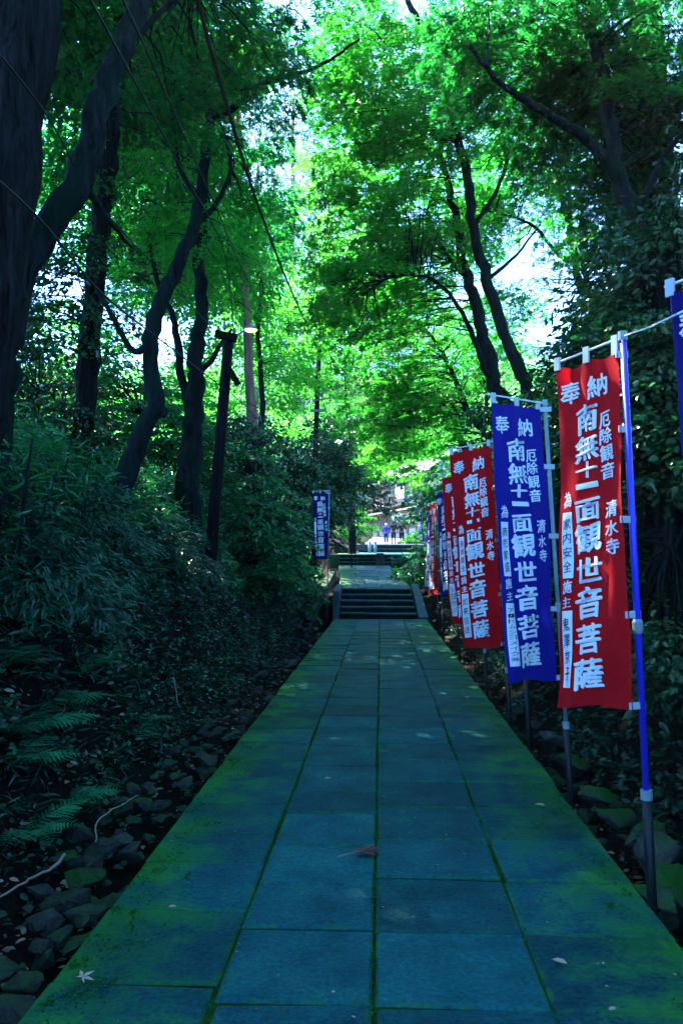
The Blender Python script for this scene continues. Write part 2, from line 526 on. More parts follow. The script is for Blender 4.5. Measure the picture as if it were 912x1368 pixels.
landing = tag(MB().hexa([(-1.25, 24.5, .3), (.95, 24.5, .3), (.36, 33, .9), (-1.72, 33, .9), (-1.25, 24.5, .775), (.95, 24.5, .775), (.36, 33, 1.405), (-1.72, 33, 1.405)]).build('upper_path', M['joint_pale']), kind='structure')
ly = [24.5]
while ly[-1] < 32.3: ly.append(ly[-1] + random.uniform(.6, 1.1))
ly[-1] = 33.0
for y0, y1 in zip(ly[:-1], ly[1:]):
    e = lambda y: (np.interp(y, [24.5, 33], [-1.22, -1.72]), np.interp(y, [24.5, 33], [.95, .36]))
    cut = [0, random.uniform(.25, .42), random.uniform(.58, .75), 1]
    for u0, u1 in zip(cut[:-1], cut[1:]):
        pts = []
        for u, y in ((u0, y0), (u1, y0), (u1, y1), (u0, y1)):
            l, r = e(y)
            sx = .012 if u == u0 else -.012
            sy = .012 if y == y0 else -.012
            pts.append(Vector((l + (r - l) * u + sx, y + sy, float(prof(y)))))
        dz = random.uniform(-.008, .008)
        MB().hexa([p - Vector((0, 0, .1)) for p in pts] + [p + Vector((0, 0, dz)) for p in pts]).build('slab', M['upper_slab'], landing, bevel=.012)
stairs2 = tag(MB().box((-.62, 34.2, 1.3), (2.0, 2.0, .2)).build('upper_stairs', M['soil']), kind='structure')
for k in range(3):
    for a, b_ in ((-1.72, -.95), (-.94, -.2), (-.19, .42)):
        step_block('step', a, b_ - .01, 33.02 + .34 * k + random.uniform(-.01, .01), 33.6 + .34 * k, 1.2 + .15 * k, 1.43 + .15 * (k + 1) + random.uniform(-.008, .008), M['step'], stairs2)
MB().box((-.02, 33.1, 1.62), (.34, .5, .62)).build('newel_stone', M['rock'], stairs2, bevel=.03)
MB().hexa([(-2.2, 34, 1.3), (2.6, 34, 1.3), (3, 41.2, 1.5), (-1.6, 41.2, 1.5), (-2.2, 34, 1.88), (2.6, 34, 1.88), (3, 41.2, 2.04), (-1.6, 41.2, 2.04)]).build('terrace', M['upper_slab'], stairs2)
for k in range(2):
    for a, b_ in ((-.2, .5), (.51, 1.15), (1.16, 1.75)):
        step_block('step', a, b_ - .01, 41 + .4 * k, 41.6 + .4 * k, 1.8 + .2 * k, 2.03 + .2 * (k + 1), M['step'], stairs2)
pave = MB()
py_ = [42.2, 50, 58, 66, 73, 80, 90]
for y0, y1 in zip(py_[:-1], py_[1:]):
    pave.hexa([(-1.6, y0, prof(y0) - .3), (4.2, y0, prof(y0) - .3), (4.2, y1, prof(y1) - .3), (-1.6, y1, prof(y1) - .3),
               (-1.6, y0, prof(y0) + .03), (4.2, y0, prof(y0) + .03), (4.2, y1, prof(y1) + .03), (-1.6, y1, prof(y1) + .03)])
M['pave'] = simple('far_paving', (.055, .06, .068), .8, vary=.2, scale=2)
tag(pave.build('temple_pavement', M['pave']), kind='structure')

# ------------------------------------------------------------------ rocks
M['mossy_rock'] = stone_mat('mossy_rock', (.012, .02, .02), (.09, .10, .09), moss=(.010, .065, .010), moss_lo=.42, moss_hi=.70, scale=6)


def rock_mesh(seed, pts=15, sq=(1, .75, .5), fine=0):
    r = np.random.default_rng(seed)
    q = r.normal(size=(pts, 3)); q /= np.linalg.norm(q, axis=1, keepdims=True)
    q = q * r.uniform(.75, 1.15, (pts, 1)) * np.array(sq) * r.uniform(.8, 1.2, 3)
    bm = bmesh.new()
    for p in q: bm.verts.new(p)
    h = bmesh.ops.convex_hull(bm, input=bm.verts[:])
    bmesh.ops.delete(bm, geom=[v for v in bm.verts if not v.link_faces], context='VERTS')
    bmesh.ops.bevel(bm, geom=bm.edges[:], offset=.05, segments=1, affect='EDGES', clamp_overlap=True)
    bmesh.ops.triangulate(bm, faces=bm.faces[:])
    if fine:
        bmesh.ops.subdivide_edges(bm, edges=bm.edges[:], cuts=fine, use_grid_fill=True)
        bmesh.ops.smooth_vert(bm, verts=bm.verts[:], factor=.5, use_axis_x=True, use_axis_y=True, use_axis_z=True)
        ph = r.uniform(0, 6, 3)
        for v in bm.verts:
            p = v.co
            v.co = p * (1 + .05 * math.sin(7 * p.x + ph[0]) * math.sin(8 * p.y + ph[1]) + .035 * math.sin(17 * p.x + 13 * p.z + ph[2]) + r.normal(0, .018))
    for v in bm.verts: v.co += Vector(r.normal(0, .012, 3))
    me = bpy.data.meshes.new('stone'); bm.to_mesh(me); bm.free()
    me.materials.append(M['rock'])
    return me


ROCKS = [rock_mesh(s) for s in range(14)]
ROCKS += [rock_mesh(s, fine=1) for s in range(30, 38)]
MOSSY = []
for k in range(6):
    r2 = rock_mesh(50 + k, 18, (1, .8, .6), 1); r2.materials.clear(); r2.materials.append(M['mossy_rock']); MOSSY.append(r2)
    r2.polygons.foreach_set('use_smooth', np.ones(len(r2.polygons), dtype=bool))
bed_l = tag(MB().hexa([(-1.95, 1, -.6), (-1.31, 1, -.6), (-1.31, 22.3, -.6), (-1.95, 22.3, -.6), (-1.95, 1, -.40), (-1.31, 1, -.40), (-1.31, 22.3, -.40), (-1.95, 22.3, -.40)]).build('left_gutter', M['soil']), kind='structure')
bed_r = tag(MB().hexa([(1.295, 1, -.6), (1.85, 1, -.6), (1.85, 22.3, -.6), (1.295, 22.3, -.6), (1.295, 1, -.34), (1.85, 1, -.34), (1.85, 22.3, -.34), (1.295, 22.3, -.34)]).build('right_gutter', M['soil']), kind='structure')


def stone(x, y, z, s, parent, me=None, flat=1.0):
    o = link('stone', me or random.choice(ROCKS), parent, (x, y, z))
    o.scale = (s * random.uniform(.8, 1.25), s * random.uniform(.8, 1.25), s * random.uniform(.75, 1.1) * flat)
    o.rotation_euler = (random.uniform(-.35, .35), random.uniform(-.35, .35), random.uniform(0, 6.28))
    return o


y = 2.2
cnt = 0
while y < 22.0:
    for k in range(4 if y < 14 else 3):
        x = -1.37 - random.uniform(0, .12) - k * .19
        s = random.choice((.04, .05, .06, .075, .09, .12))
        stone(x, y + random.uniform(-.1, .1), -.33 + k * .03 + random.uniform(-.03, .06), s, bed_l, random.choice(MOSSY) if random.random() < .25 else None); cnt += 1
    y += random.uniform(.13, .2) if y < 10 else random.uniform(.25, .4)
y = 2.4
while y < 22.0:
    for k in range(2):
        x = 1.42 + random.uniform(0, .1) + k * .24
        s = random.uniform(.07, .14) * (1 if k else .8)
        stone(x, y + random.uniform(-.1, .1), -.27 + random.uniform(-.03, .05), s, bed_r); cnt += 1
    y += random.uniform(.28, .4) if y < 10 else random.uniform(.5, .75)
# the larger mossy stones on the right bank and flat rocks on the left, where the photograph shows them
for px, py, s in ((797, 1055, .16), (826, 1083, .15), (860, 1105, .17), (880, 1130, .2), (902, 1165, .17), (765, 1015, .17), (742, 985, .16), (880, 1185, .12)):
    d = (EYE + .12) * F / (py - VY)
    p = P(px, py, d); stone(p.x, p.y, -.10, s * 1.1, bed_r, random.choice(MOSSY), .9)
for px, py, s in ((215, 1072, .15), (135, 1130, .15), (110, 1165, .15), (90, 1195, .16), (120, 1210, .13), (60, 1220, .14), (85, 1240, .10), (60, 1250, .1), (30, 1300, .12), (20, 1335, .13), (250, 1040, .15), (275, 1010, .16)):
    d = (EYE + .22) * F / (py - VY)
    p = P(px, py, d); stone(p.x, p.y, -.24, s, bed_l, flat=.8)
# pale kerb stones climbing beside the left bank
kerb = tag(MB().beam((-2.05, 20.5, -.25), (-1.62, 27.5, 1.2), .2, .3).build('bank_kerb', M['rock']), kind='structure')
for i in range(16):
    t = i / 15
    p = P(405, 842, 20).lerp(P(424, 765, 27), t)
    stone(p.x + .03 * math.sin(i), p.y, p.z, .17, kerb, flat=1.0)

# ------------------------------------------------------------------ leaves
def tri(*f): return np.array(f)


LEAF = {}
LEAF['kite'] = (np.array([(0, 0, 0), (.45, .30, .06), (1, 0, -.05), (.45, -.30, .06)]), tri((0, 2, 1), (0, 3, 2)))
LEAF['oval'] = (np.array([(0, 0, 0), (.3, .24, .05), (.72, .2, .02), (1, 0, -.1), (.72, -.2, .02), (.3, -.24, .05)]), tri((0, 2, 1), (0, 3, 2), (0, 4, 3), (0, 5, 4)))
_m = [(0, 0, 0)]; _f = []
for ang, ln in ((0, 1.0), (62, .86), (-62, .86), (115, .5), (-115, .5)):
    a = R(ang); c, s_ = math.cos(a), math.sin(a); k = len(_m)
    for u, v, w in ((.42, .17, .03), (1, 0, -.08), (.42, -.17, .03)):
        _m.append((ln * (u * c - v * s_), ln * (u * s_ + v * c), w))
    _f += [(0, k + 1, k), (0, k + 2, k + 1)]
LEAF['maple'] = (np.array(_m) - np.array([.15, 0, 0]), np.array(_f))
LEAF['maple3'] = (LEAF['maple'][0][:10], LEAF['maple'][1][:6])
LEAF['blade'] = (np.array([(0, 0, 0), (.3, .075, .02), (.3, -.075, .02), (.7, .055, -.06), (.7, -.055, -.06), (1, 0, -.22)]), tri((0, 2, 1), (1, 2, 4), (1, 4, 3), (3, 4, 5)))
LEAF['frond'] = (np.array([(0, 0, 0), (.35, .13, .0), (1, 0, -.25), (.35, -.13, .0)]), tri((0, 2, 1), (0, 3, 2)))


def unit(a): return a / np.maximum(np.linalg.norm(a, axis=-1, keepdims=True), 1e-6)


def leaves_mesh(name, kind, pos, tdir, nrm, size, tint, mat):
    T, Fc = LEAF[kind]
    t = unit(tdir); n = unit(nrm - t * (nrm * t).sum(-1, keepdims=True)); s = np.cross(n, t)
    V = pos[:, None, :] + size[:, None, None] * (t[:, None, :] * T[None, :, 0:1] + s[:, None, :] * T[None, :, 1:2] + n[:, None, :] * T[None, :, 2:3])
    m = len(pos); k = len(T)
    Fa = (Fc[None] + (np.arange(m) * k)[:, None, None]).reshape(-1, 3)
    return mesh(name, V.reshape(-1, 3), Fa, mat, attrs={'tint': np.repeat(tint, k)})


def sprays(C, D, L, per, size, droop=.25, flat=.35, spread=.75):
    """leaf positions for flat sprays: C base points, D outward unit directions, L lengths"""
    m = len(C)
    up = np.array([0, 0, 1.0])
    side = unit(np.cross(D, up) + rng.normal(0, .05, (m, 3)))
    nr = unit(np.cross(side, D))
    nr *= np.sign(nr[:, 2:3] + 1e-6)
    u = rng.uniform(.05, 1, (m, per)) ** .8
    w = (rng.uniform(-1, 1, (m, per))) * spread * (1.05 - u) ** .55
    # leaves gather on side twigs
    w = np.round(w * 5 + rng.normal(0, .16, w.shape)) / 5 * .75 + w * .25
    l = L[:, None]
    pos = C[:, None, :] + D[:, None, :] * (u * l)[..., None] + side[:, None, :] * (w * l)[..., None]
    pos[..., 2] -= droop * l * (u ** 2 + .4 * w ** 2)
    pos += nr[:, None, :] * rng.normal(0, .05, (m, per, 1)) * l[..., None]
    td = D[:, None, :] * .8 + side[:, None, :] * (np.sign(w) * .7)[..., None] + rng.normal(0, .35, (m, per, 3))
    td[..., 2] -= droop * .8
    nn = nr[:, None, :] + rng.normal(0, flat, (m, per, 3))
    st = rng.uniform(0, 1, (m, 1))
    tint = np.clip(.6 * st + .4 * rng.uniform(0, 1, (m, per)), 0, 1)
    sz = size * rng.uniform(.65, 1.25, (m, per))
    return pos.reshape(-1, 3), td.reshape(-1, 3), nn.reshape(-1, 3), sz.ravel(), tint.ravel()


NTRI = [0]


def crown(parent, base, axis, lobes, skel, leaf='maple3', size=.08, mat='maple', L=(.5, .95), per=80, droop=.25, flat=.35, twigs=True, bark='bark', spread=.75, name='crown', hang=0.0, world=()):
    Cs, Ds, Ls = [], [], []
    allob = [(P(px, py, d), Vector((rx * d / F, rd, ry * d / F)), n) for px, py, d, rx, ry, rd, n in lobes]
    allob += [(Vector(c), Vector(r), n) for c, r, n in world]
    for c, r, n in allob:
        q = unit(rng.normal(size=(n, 3))) * (rng.uniform(0, 1, (n, 1)) ** .42)
        p = np.array(c) + q * np.array(r)
        dr = p - np.array([axis[0], axis[1], 0]); dr[:, 2] = 0
        dd = unit(unit(dr) + rng.normal(0, .55, (n, 3)) * np.array([1, 1, .35]))
        dd[:, 2] -= hang
        Cs.append(p); Ds.append(unit(dd)); Ls.append(rng.uniform(L[0], L[1], n))
    C, D, LL = np.concatenate(Cs), np.concatenate(Ds), np.concatenate(Ls)
    pos, td, nn, sz, ti = sprays(C, D, LL, per, size, droop, flat, spread)
    b = np.array(base)
    me = leaves_mesh(name, leaf, pos - b, td, nn, sz, ti, M[mat])
    NTRI[0] += len(me.polygons)
    o = link(name, me, parent)
    if twigs and skel is not None and len(skel):
        sk = np.array(skel)
        V, Fq = [], []
        k0 = 0
        for c, d, l in zip(C, D, LL):
            dist = np.linalg.norm(sk - c, axis=1) + .6 * np.maximum(sk[:, 2] - c[2], 0)
            s = sk[dist.argmin()]
            if np.linalg.norm(s - c) > 1.5:
                s = c - d * .45 - np.array([0, 0, .08])
            mid = (s + c) / 2 + np.array([0, 0, .10]) * np.linalg.norm(c - s) + rng.normal(0, .05, 3)
            tip = c + d * l * .8; tip[2] -= .15 * l
            pts = [s, mid, c, tip]; rad = [.016, .011, .007, .002]
            for p, r_ in zip(pts, rad):
                for a in range(3):
                    V.append(p + r_ * np.array([math.cos(a * 2.094), math.sin(a * 2.094) * .5, math.sin(a * 2.094)]))
            for i in range(3):
                for a in range(3):
                    a2 = (a + 1) % 3
                    Fq.append((k0 + i * 3 + a, k0 + i * 3 + a2, k0 + i * 3 + 3 + a2, k0 + i * 3 + 3 + a))
            k0 += 12
        tag(link('twigs', mesh('twigs', np.array(V) - b, np.array(Fq), M[bark]), parent), kind='stuff')
        NTRI[0] += 2 * len(Fq)
    return o


def tree(name, label, group, stems, lobes=(), bark='bark', rough=.10, sides=10, wob=.012, cat='tree', crowns=None, **kw):
    """stems: [([(px,py,d)...], width_px_start, width_px_end)], the first is the trunk"""
    built, skel = [], []
    base = None
    for i, (pts, w0, w1) in enumerate(stems):
        W3 = [P(*p) for p in pts]
        n = len(pts)
        rad = [max(.006, (w0 + (w1 - w0) * k / (n - 1)) * .5 * pts[k][2] / F) for k in range(n)]
        if i == 0:
            g = gz(W3[0].x, W3[0].y)
            if W3[0].z > g - .1:
                W3.insert(0, Vector((W3[0].x * 1.0, W3[0].y, g - .25))); rad.insert(0, rad[0] * 1.35)
            base = Vector((W3[0].x, W3[0].y, g))
        sp, rr = smooth_path(W3, rad, 5, wob * (rad[0] / .12))
        built.append((sp, rr)); skel += sp
    root = empty(name, base, label, cat, group)
    for i, (sp, rr) in enumerate(built):
        MB().tube(sp, rr, sides if i == 0 else max(6, sides - 3), True, rough).build('trunk' if i == 0 else 'limb', M[bark], root, base, smooth=True)
    ax = (base.x, base.y)
    sk = [s for s in skel if s.z > base.z + 1.2] or skel
    for c in (crowns or ([dict(lobes=lobes, **kw)] if lobes or kw.get('world') else [])):
        crown(root, base, ax, c.pop('lobes', ()), sk, **c)
    return root


exec_marker = None
# ------------------------------------------------------------------ trees
GT_L, GT_R = 'trees on the left bank', 'trees on the right bank'
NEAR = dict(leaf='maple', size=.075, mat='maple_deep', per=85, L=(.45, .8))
UP = dict(leaf='kite', size=.15, mat='maple_deep', per=170, L=(.8, 1.4), flat=.3, twigs=False, name='added_shade_crown')  # extra overhead leaves, mostly out of view, added to block sun from the path
# left: huge cedar with a forked maple against it
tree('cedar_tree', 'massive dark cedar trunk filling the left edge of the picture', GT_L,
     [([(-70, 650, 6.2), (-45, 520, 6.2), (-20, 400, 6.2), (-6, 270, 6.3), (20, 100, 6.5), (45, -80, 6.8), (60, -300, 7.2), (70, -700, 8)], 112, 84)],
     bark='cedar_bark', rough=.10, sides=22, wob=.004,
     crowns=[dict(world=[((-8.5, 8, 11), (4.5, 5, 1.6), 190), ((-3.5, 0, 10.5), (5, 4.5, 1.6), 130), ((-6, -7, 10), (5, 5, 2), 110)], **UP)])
tree('maple_tree', 'stout grey maple limb forking up from beside the massive left cedar', GT_L,
     [([(-10, 620, 6.9), (2, 500, 6.9), (22, 380, 6.9), (72, 290, 7.0), (112, 220, 7.1), (140, 125, 7.3), (168, 50, 7.5), (200, -30, 7.8), (240, -200, 8.3)], 50, 24),
      ([(112, 235, 7.1), (125, 265, 7.3), (150, 300, 7.6), (175, 330, 8)], 14, 4),
      ([(150, 95, 7.4), (190, 40, 7.8), (260, -20, 8.2)], 12, 5)],
     crowns=[dict(lobes=[(130, 50, 9.4, 90, 90, 1.0, 11), (225, 90, 9.5, 70, 100, 1.2, 22), (95, 190, 10, 60, 90, 1.0, 5), (300, 60, 9.3, 90, 60, 1.2, 24)],
                  world=[((-2, 6.5, 9.4), (3.2, 3.2, 1.2), 60)], **NEAR), dict(lobes=(), world=[((-5, 9, 10.8), (3, 4, 1.2), 210), ((-5, 12, 11.5), (3, 4, 1), 90)], **UP)])
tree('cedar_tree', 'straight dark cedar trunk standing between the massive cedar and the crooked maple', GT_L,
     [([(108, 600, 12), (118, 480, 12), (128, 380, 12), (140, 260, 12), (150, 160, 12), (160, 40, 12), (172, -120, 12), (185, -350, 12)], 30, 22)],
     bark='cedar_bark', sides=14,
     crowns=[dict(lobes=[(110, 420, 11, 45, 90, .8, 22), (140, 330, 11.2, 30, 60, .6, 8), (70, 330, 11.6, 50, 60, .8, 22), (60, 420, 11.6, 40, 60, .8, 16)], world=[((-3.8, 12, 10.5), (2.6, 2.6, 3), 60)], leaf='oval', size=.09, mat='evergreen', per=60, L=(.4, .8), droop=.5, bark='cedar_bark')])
tree('maple_tree', 'crooked leaning maple with dark twisted trunk and one long arching bough', GT_L,
     [([(150, 700, 10.5), (168, 640, 10.5), (190, 580, 10.5), (206, 545, 10.5), (200, 490, 10.5), (206, 425, 10.5), (230, 370, 10.6), (252, 320, 10.7), (265, 275, 10.8), (272, 220, 10.9), (280, 160, 11), (276, 120, 11)], 29, 12),
      ([(281, 158, 11), (300, 152, 11), (325, 135, 10.9), (350, 112, 10.8), (400, 98, 10.6), (440, 80, 10.4), (480, 52, 10.2)], 12, 3),
      ([(266, 265, 10.8), (248, 240, 10.7), (236, 205, 10.6), (234, 150, 10.5), (250, 118, 10.4), (270, 95, 10.3)], 9, 3),
      ([(205, 455, 10.5), (180, 470, 10.4), (160, 440, 10.3), (140, 405, 10.2), (128, 385, 10.2)], 11, 5),
      ([(206, 553, 10.5), (222, 548, 10.4), (218, 556, 10.3)], 12, 6),
      ([(262, 300, 10.8), (290, 270, 11), (308, 225, 11.2), (300, 180, 11.4)], 9, 4)],
     crowns=[dict(lobes=[(270, 160, 12.8, 100, 100, 1.2, 40), (345, 85, 12.4, 90, 55, 1.2, 36), (220, 260, 12.8, 70, 80, 1.2, 20), (450, 50, 12, 90, 60, 1.2, 44), (310, 255, 12.8, 50, 50, 1, 20)],
                  leaf='maple3', size=.075, mat='maple', per=80, L=(.45, .8)),
             dict(lobes=(), world=[((-5.5, 15, 11.6), (3.2, 4, 1.3), 190), ((-10.5, 15, 12), (4, 5, 1.5), 80)], **UP)])
tree('maple_tree', 'double stemmed maple with swollen dark base behind the leaning maple', GT_L,
     [([(252, 640, 14), (256, 590, 14), (258, 545, 14), (262, 500, 14), (262, 460, 14), (270, 390, 14), (268, 330, 14), (276, 260, 14)], 32, 12),
      ([(256, 555, 14), (243, 510, 14), (238, 460, 14), (232, 425, 14), (215, 390, 14), (200, 330, 14)], 14, 6),
      ([(262, 495, 14), (280, 485, 14), (295, 460, 14.2), (310, 440, 14.3)], 10, 4)],
     crowns=[dict(lobes=(), world=[((-5.6, 20.5, 11.5), (3.2, 4, 1.4), 180), ((-6.2, 26, 12), (3.2, 3.5, 1.6), 160), ((-11, 23, 12.5), (4, 5, 1.5), 50)], **UP), dict(lobes=[(240, 330, 15, 70, 70, 1.6, 44), (300, 300, 15.5, 55, 70, 1.5, 34), (180, 360, 15.5, 60, 70, 1.5, 26), (335, 370, 16, 35, 45, 1.2, 14)], leaf='maple3', size=.08, mat='maple', per=80, L=(.5, .85))])

# left mid-distance: bright trees behind, evergreen shrubs
for lab, st, lb, mt in (
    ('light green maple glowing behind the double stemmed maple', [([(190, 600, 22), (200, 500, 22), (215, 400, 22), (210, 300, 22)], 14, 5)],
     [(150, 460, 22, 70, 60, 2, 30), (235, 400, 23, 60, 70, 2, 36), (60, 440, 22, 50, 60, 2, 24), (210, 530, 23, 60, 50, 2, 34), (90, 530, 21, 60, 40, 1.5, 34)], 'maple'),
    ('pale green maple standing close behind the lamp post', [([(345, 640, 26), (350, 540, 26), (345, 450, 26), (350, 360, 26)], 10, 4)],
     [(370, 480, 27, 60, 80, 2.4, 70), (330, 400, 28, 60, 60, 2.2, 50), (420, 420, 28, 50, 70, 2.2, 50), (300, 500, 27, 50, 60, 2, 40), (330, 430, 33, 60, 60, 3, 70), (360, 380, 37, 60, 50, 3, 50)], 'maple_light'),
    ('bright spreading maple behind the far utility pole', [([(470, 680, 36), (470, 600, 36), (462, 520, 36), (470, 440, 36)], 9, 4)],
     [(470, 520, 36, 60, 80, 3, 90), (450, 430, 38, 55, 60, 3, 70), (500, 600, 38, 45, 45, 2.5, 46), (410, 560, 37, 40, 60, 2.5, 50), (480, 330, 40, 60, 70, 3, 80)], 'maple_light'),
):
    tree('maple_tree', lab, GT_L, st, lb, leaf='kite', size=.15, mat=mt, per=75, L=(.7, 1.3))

# far conifers, tall, in the middle
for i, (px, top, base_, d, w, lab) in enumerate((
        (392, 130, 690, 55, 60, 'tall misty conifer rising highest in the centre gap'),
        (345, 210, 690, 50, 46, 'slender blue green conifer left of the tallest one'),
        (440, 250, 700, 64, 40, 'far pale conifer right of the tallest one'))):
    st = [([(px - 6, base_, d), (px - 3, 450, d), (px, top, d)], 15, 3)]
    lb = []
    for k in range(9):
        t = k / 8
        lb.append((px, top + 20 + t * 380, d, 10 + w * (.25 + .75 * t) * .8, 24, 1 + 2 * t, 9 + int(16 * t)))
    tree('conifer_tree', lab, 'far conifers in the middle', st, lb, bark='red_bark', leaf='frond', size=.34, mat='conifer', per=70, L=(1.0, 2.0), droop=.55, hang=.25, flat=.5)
tree('conifer_tree', 'conifer with bare reddish trunk just behind the lamp post', 'far conifers in the middle',
     [([(336, 640, 24), (334, 520, 24), (328, 400, 24), (322, 300, 24), (318, 150, 24)], 15, 9)],
     [(330, 320, 24, 60, 60, 1.5, 16), (345, 250, 24, 50, 60, 1.5, 14), (322, 180, 24, 40, 60, 1.5, 12)], bark='red_bark', leaf='frond', size=.22, mat='conifer', per=60, L=(.8, 1.4), droop=.5)

# right: the main bright mass of maples over the path
MID = dict(leaf='maple3', size=.085, mat='maple', per=85, L=(.5, .95))
tree('maple_tree', 'slender black maple trunk rising behind the blue banner, right of its paler twin', GT_R,
     [([(738, 640, 12), (722, 560, 12), (708, 525, 12), (688, 480, 12), (665, 420, 12), (645, 360, 12), (630, 290, 12), (622, 225, 12), (608, 165, 12), (592, 110, 12), (570, 50, 12), (545, 0, 12), (520, -60, 12)], 20, 7),
      ([(634, 300, 12), (660, 260, 12), (676, 215, 12.2), (668, 170, 12.4)], 7, 3),
      ([(606, 160, 12), (600, 90, 11.6), (612, 30, 11.3), (640, -30, 11)], 8, 3),
      ([(650, 375, 12), (690, 340, 12.2), (720, 300, 12.4)], 6, 2)],
     crowns=[dict(lobes=[(560, 80, 11.5, 100, 90, 1.8, 70), (640, 150, 12, 80, 80, 1.6, 46), (520, 190, 12.5, 90, 80, 1.8, 62), (680, 60, 11, 80, 70, 1.5, 44)], **MID),
             dict(lobes=(), world=[((2.8, 10.5, 11.2), (2.6, 2, 1.4), 40)], twigs=False, name='added_shade_crown', **NEAR)])  # second crown: leaf mass above the view, added for shade
tree('maple_tree', 'paler grey maple trunk rising behind the blue banner, left of the black one', GT_R,
     [([(700, 640, 13), (680, 560, 13), (668, 525, 13), (650, 465, 13), (634, 410, 13), (622, 360, 13), (612, 320, 13), (604, 270, 13), (585, 200, 13)], 24, 8),
      ([(660, 510, 13), (645, 490, 12.8), (632, 450, 12.6), (612, 410, 12.4), (590, 382, 12.2), (560, 368, 12), (520, 372, 11.8), (490, 390, 11.6)], 9, 2),
      ([(625, 375, 13), (590, 330, 13.3), (570, 280, 13.6)], 7, 3)],
     crowns=[dict(lobes=[(520, 310, 13, 80, 80, 1.8, 72), (590, 360, 13.5, 80, 80, 1.6, 64), (500, 410, 13, 60, 60, 1.5, 44), (620, 260, 14, 70, 70, 1.5, 40)], **MID)])
tree('maple_tree', 'low leaning maple whose dark stem slants out above the third banner', GT_R,
     [([(676, 640, 16), (655, 590, 16), (640, 570, 16), (622, 545, 16), (612, 520, 16), (590, 470, 15.8), (560, 430, 15.6)], 13, 4),
      ([(640, 570, 16), (648, 545, 16), (650, 520, 16.2)], 7, 3)],
     crowns=[dict(lobes=[(560, 470, 16, 90, 50, 2, 80), (600, 540, 16.5, 80, 40, 1.8, 60), (520, 520, 16, 60, 50, 1.8, 50), (650, 470, 17, 60, 60, 1.6, 36), (540, 570, 17, 50, 40, 1.5, 30)], **MID)])
tree('maple_tree', 'broad bright maple arching over the upper steps from the right', GT_R,
     [([(640, 690, 26), (630, 620, 26), (600, 560, 26), (560, 480, 25.5), (520, 400, 25), (490, 330, 25)], 12, 5),
      ([(612, 580, 26), (560, 560, 26), (520, 570, 26)], 6, 2)],
     [(470, 260, 24, 70, 70, 2.5, 70), (500, 170, 23, 70, 60, 2.5, 56), (540, 400, 25, 70, 70, 2.5, 80), (480, 370, 25, 50, 60, 2.5, 56), (560, 540, 26, 60, 60, 2.5, 66), (610, 450, 26, 60, 60, 2.2, 50), (585, 645, 30, 34, 18, 1.5, 12), (520, 610, 28, 40, 26, 2, 22), (590, 600, 27, 50, 40, 2, 46)],
     leaf='maple3', size=.12, mat='maple_light', per=80, L=(.6, 1.2))
tree('maple_tree', 'thin forked tree standing in the bright sky gap on the right', GT_R,
     [([(815, 520, 14), (808, 440, 14), (790, 405, 14), (772, 375, 14), (762, 310, 14), (748, 260, 14), (730, 225, 14), (715, 180, 14)], 14, 5),
      ([(764, 320, 14), (770, 350, 14), (745, 340, 14), (715, 305, 14), (690, 292, 14), (645, 280, 14)], 8, 2),
      ([(790, 405, 14), (780, 370, 13.8), (775, 300, 13.6), (782, 240, 13.4)], 8, 3)],
     crowns=[dict(lobes=[(720, 190, 14, 60, 60, 1.4, 30), (670, 290, 14.5, 50, 50, 1.2, 34), (690, 420, 15, 50, 50, 1.2, 20), (780, 220, 13.5, 50, 70, 1.2, 40), (800, 330, 13, 40, 60, 1.0, 30)], **MID)])
tree('broadleaf_tree', 'big dark tree on the right with a long bough slanting up left', GT_R,
     [([(890, 560, 7.6), (878, 470, 7.6), (862, 390, 7.6), (852, 320, 7.6), (838, 270, 7.6), (822, 225, 7.6), (815, 165, 7.6), (802, 90, 7.6), (790, 40, 7.6), (780, -60, 7.6)], 30, 15),
      ([(830, 250, 7.6), (805, 210, 7.5), (775, 180, 7.4), (730, 152, 7.2), (690, 128, 7), (655, 98, 6.8), (625, 60, 6.6)], 19, 5),
      ([(818, 180, 7.6), (800, 130, 7.8), (760, 85, 8), (720, 50, 8.2), (690, -10, 8.4)], 16, 7),
      ([(845, 300, 7.6), (870, 240, 7.4), (900, 190, 7.2), (940, 150, 7)], 12, 4)],
     crowns=[dict(lobes=[(700, 60, 8, 100, 60, 1.2, 56), (800, 80, 8.4, 90, 80, 1.2, 60), (880, 110, 8, 70, 120, 1.0, 50), (760, 150, 8.6, 60, 50, 1, 18), (850, 240, 8.6, 60, 60, 1, 26)],
                  world=[((2.9, 5.5, 8.8), (3.2, 3.5, 1.6), 70)], **NEAR), dict(lobes=(), world=[((4.5, 1, 9.6), (4.5, 4, 1.4), 140), ((7.5, 6, 10), (4, 5, 2), 130), ((4, -7, 9.5), (5, 5, 2), 110)], **UP)])
tree('cedar_tree', 'thick black ivy wrapped trunk behind the big dark right tree', GT_R,
     [([(890, 560, 9), (884, 420, 9), (878, 300, 9), (870, 180, 9), (862, 60, 9), (856, -120, 9.4)], 54, 40)], bark='cedar_bark', sides=14,
     crowns=[dict(lobes=[(870, 350, 8.6, 55, 110, .7, 60), (880, 200, 8.6, 50, 100, .6, 40), (830, 400, 9.4, 50, 70, .8, 34)], leaf='oval', size=.08, mat='evergreen', per=80, L=(.35, .7), droop=.6, bark='cedar_bark')])

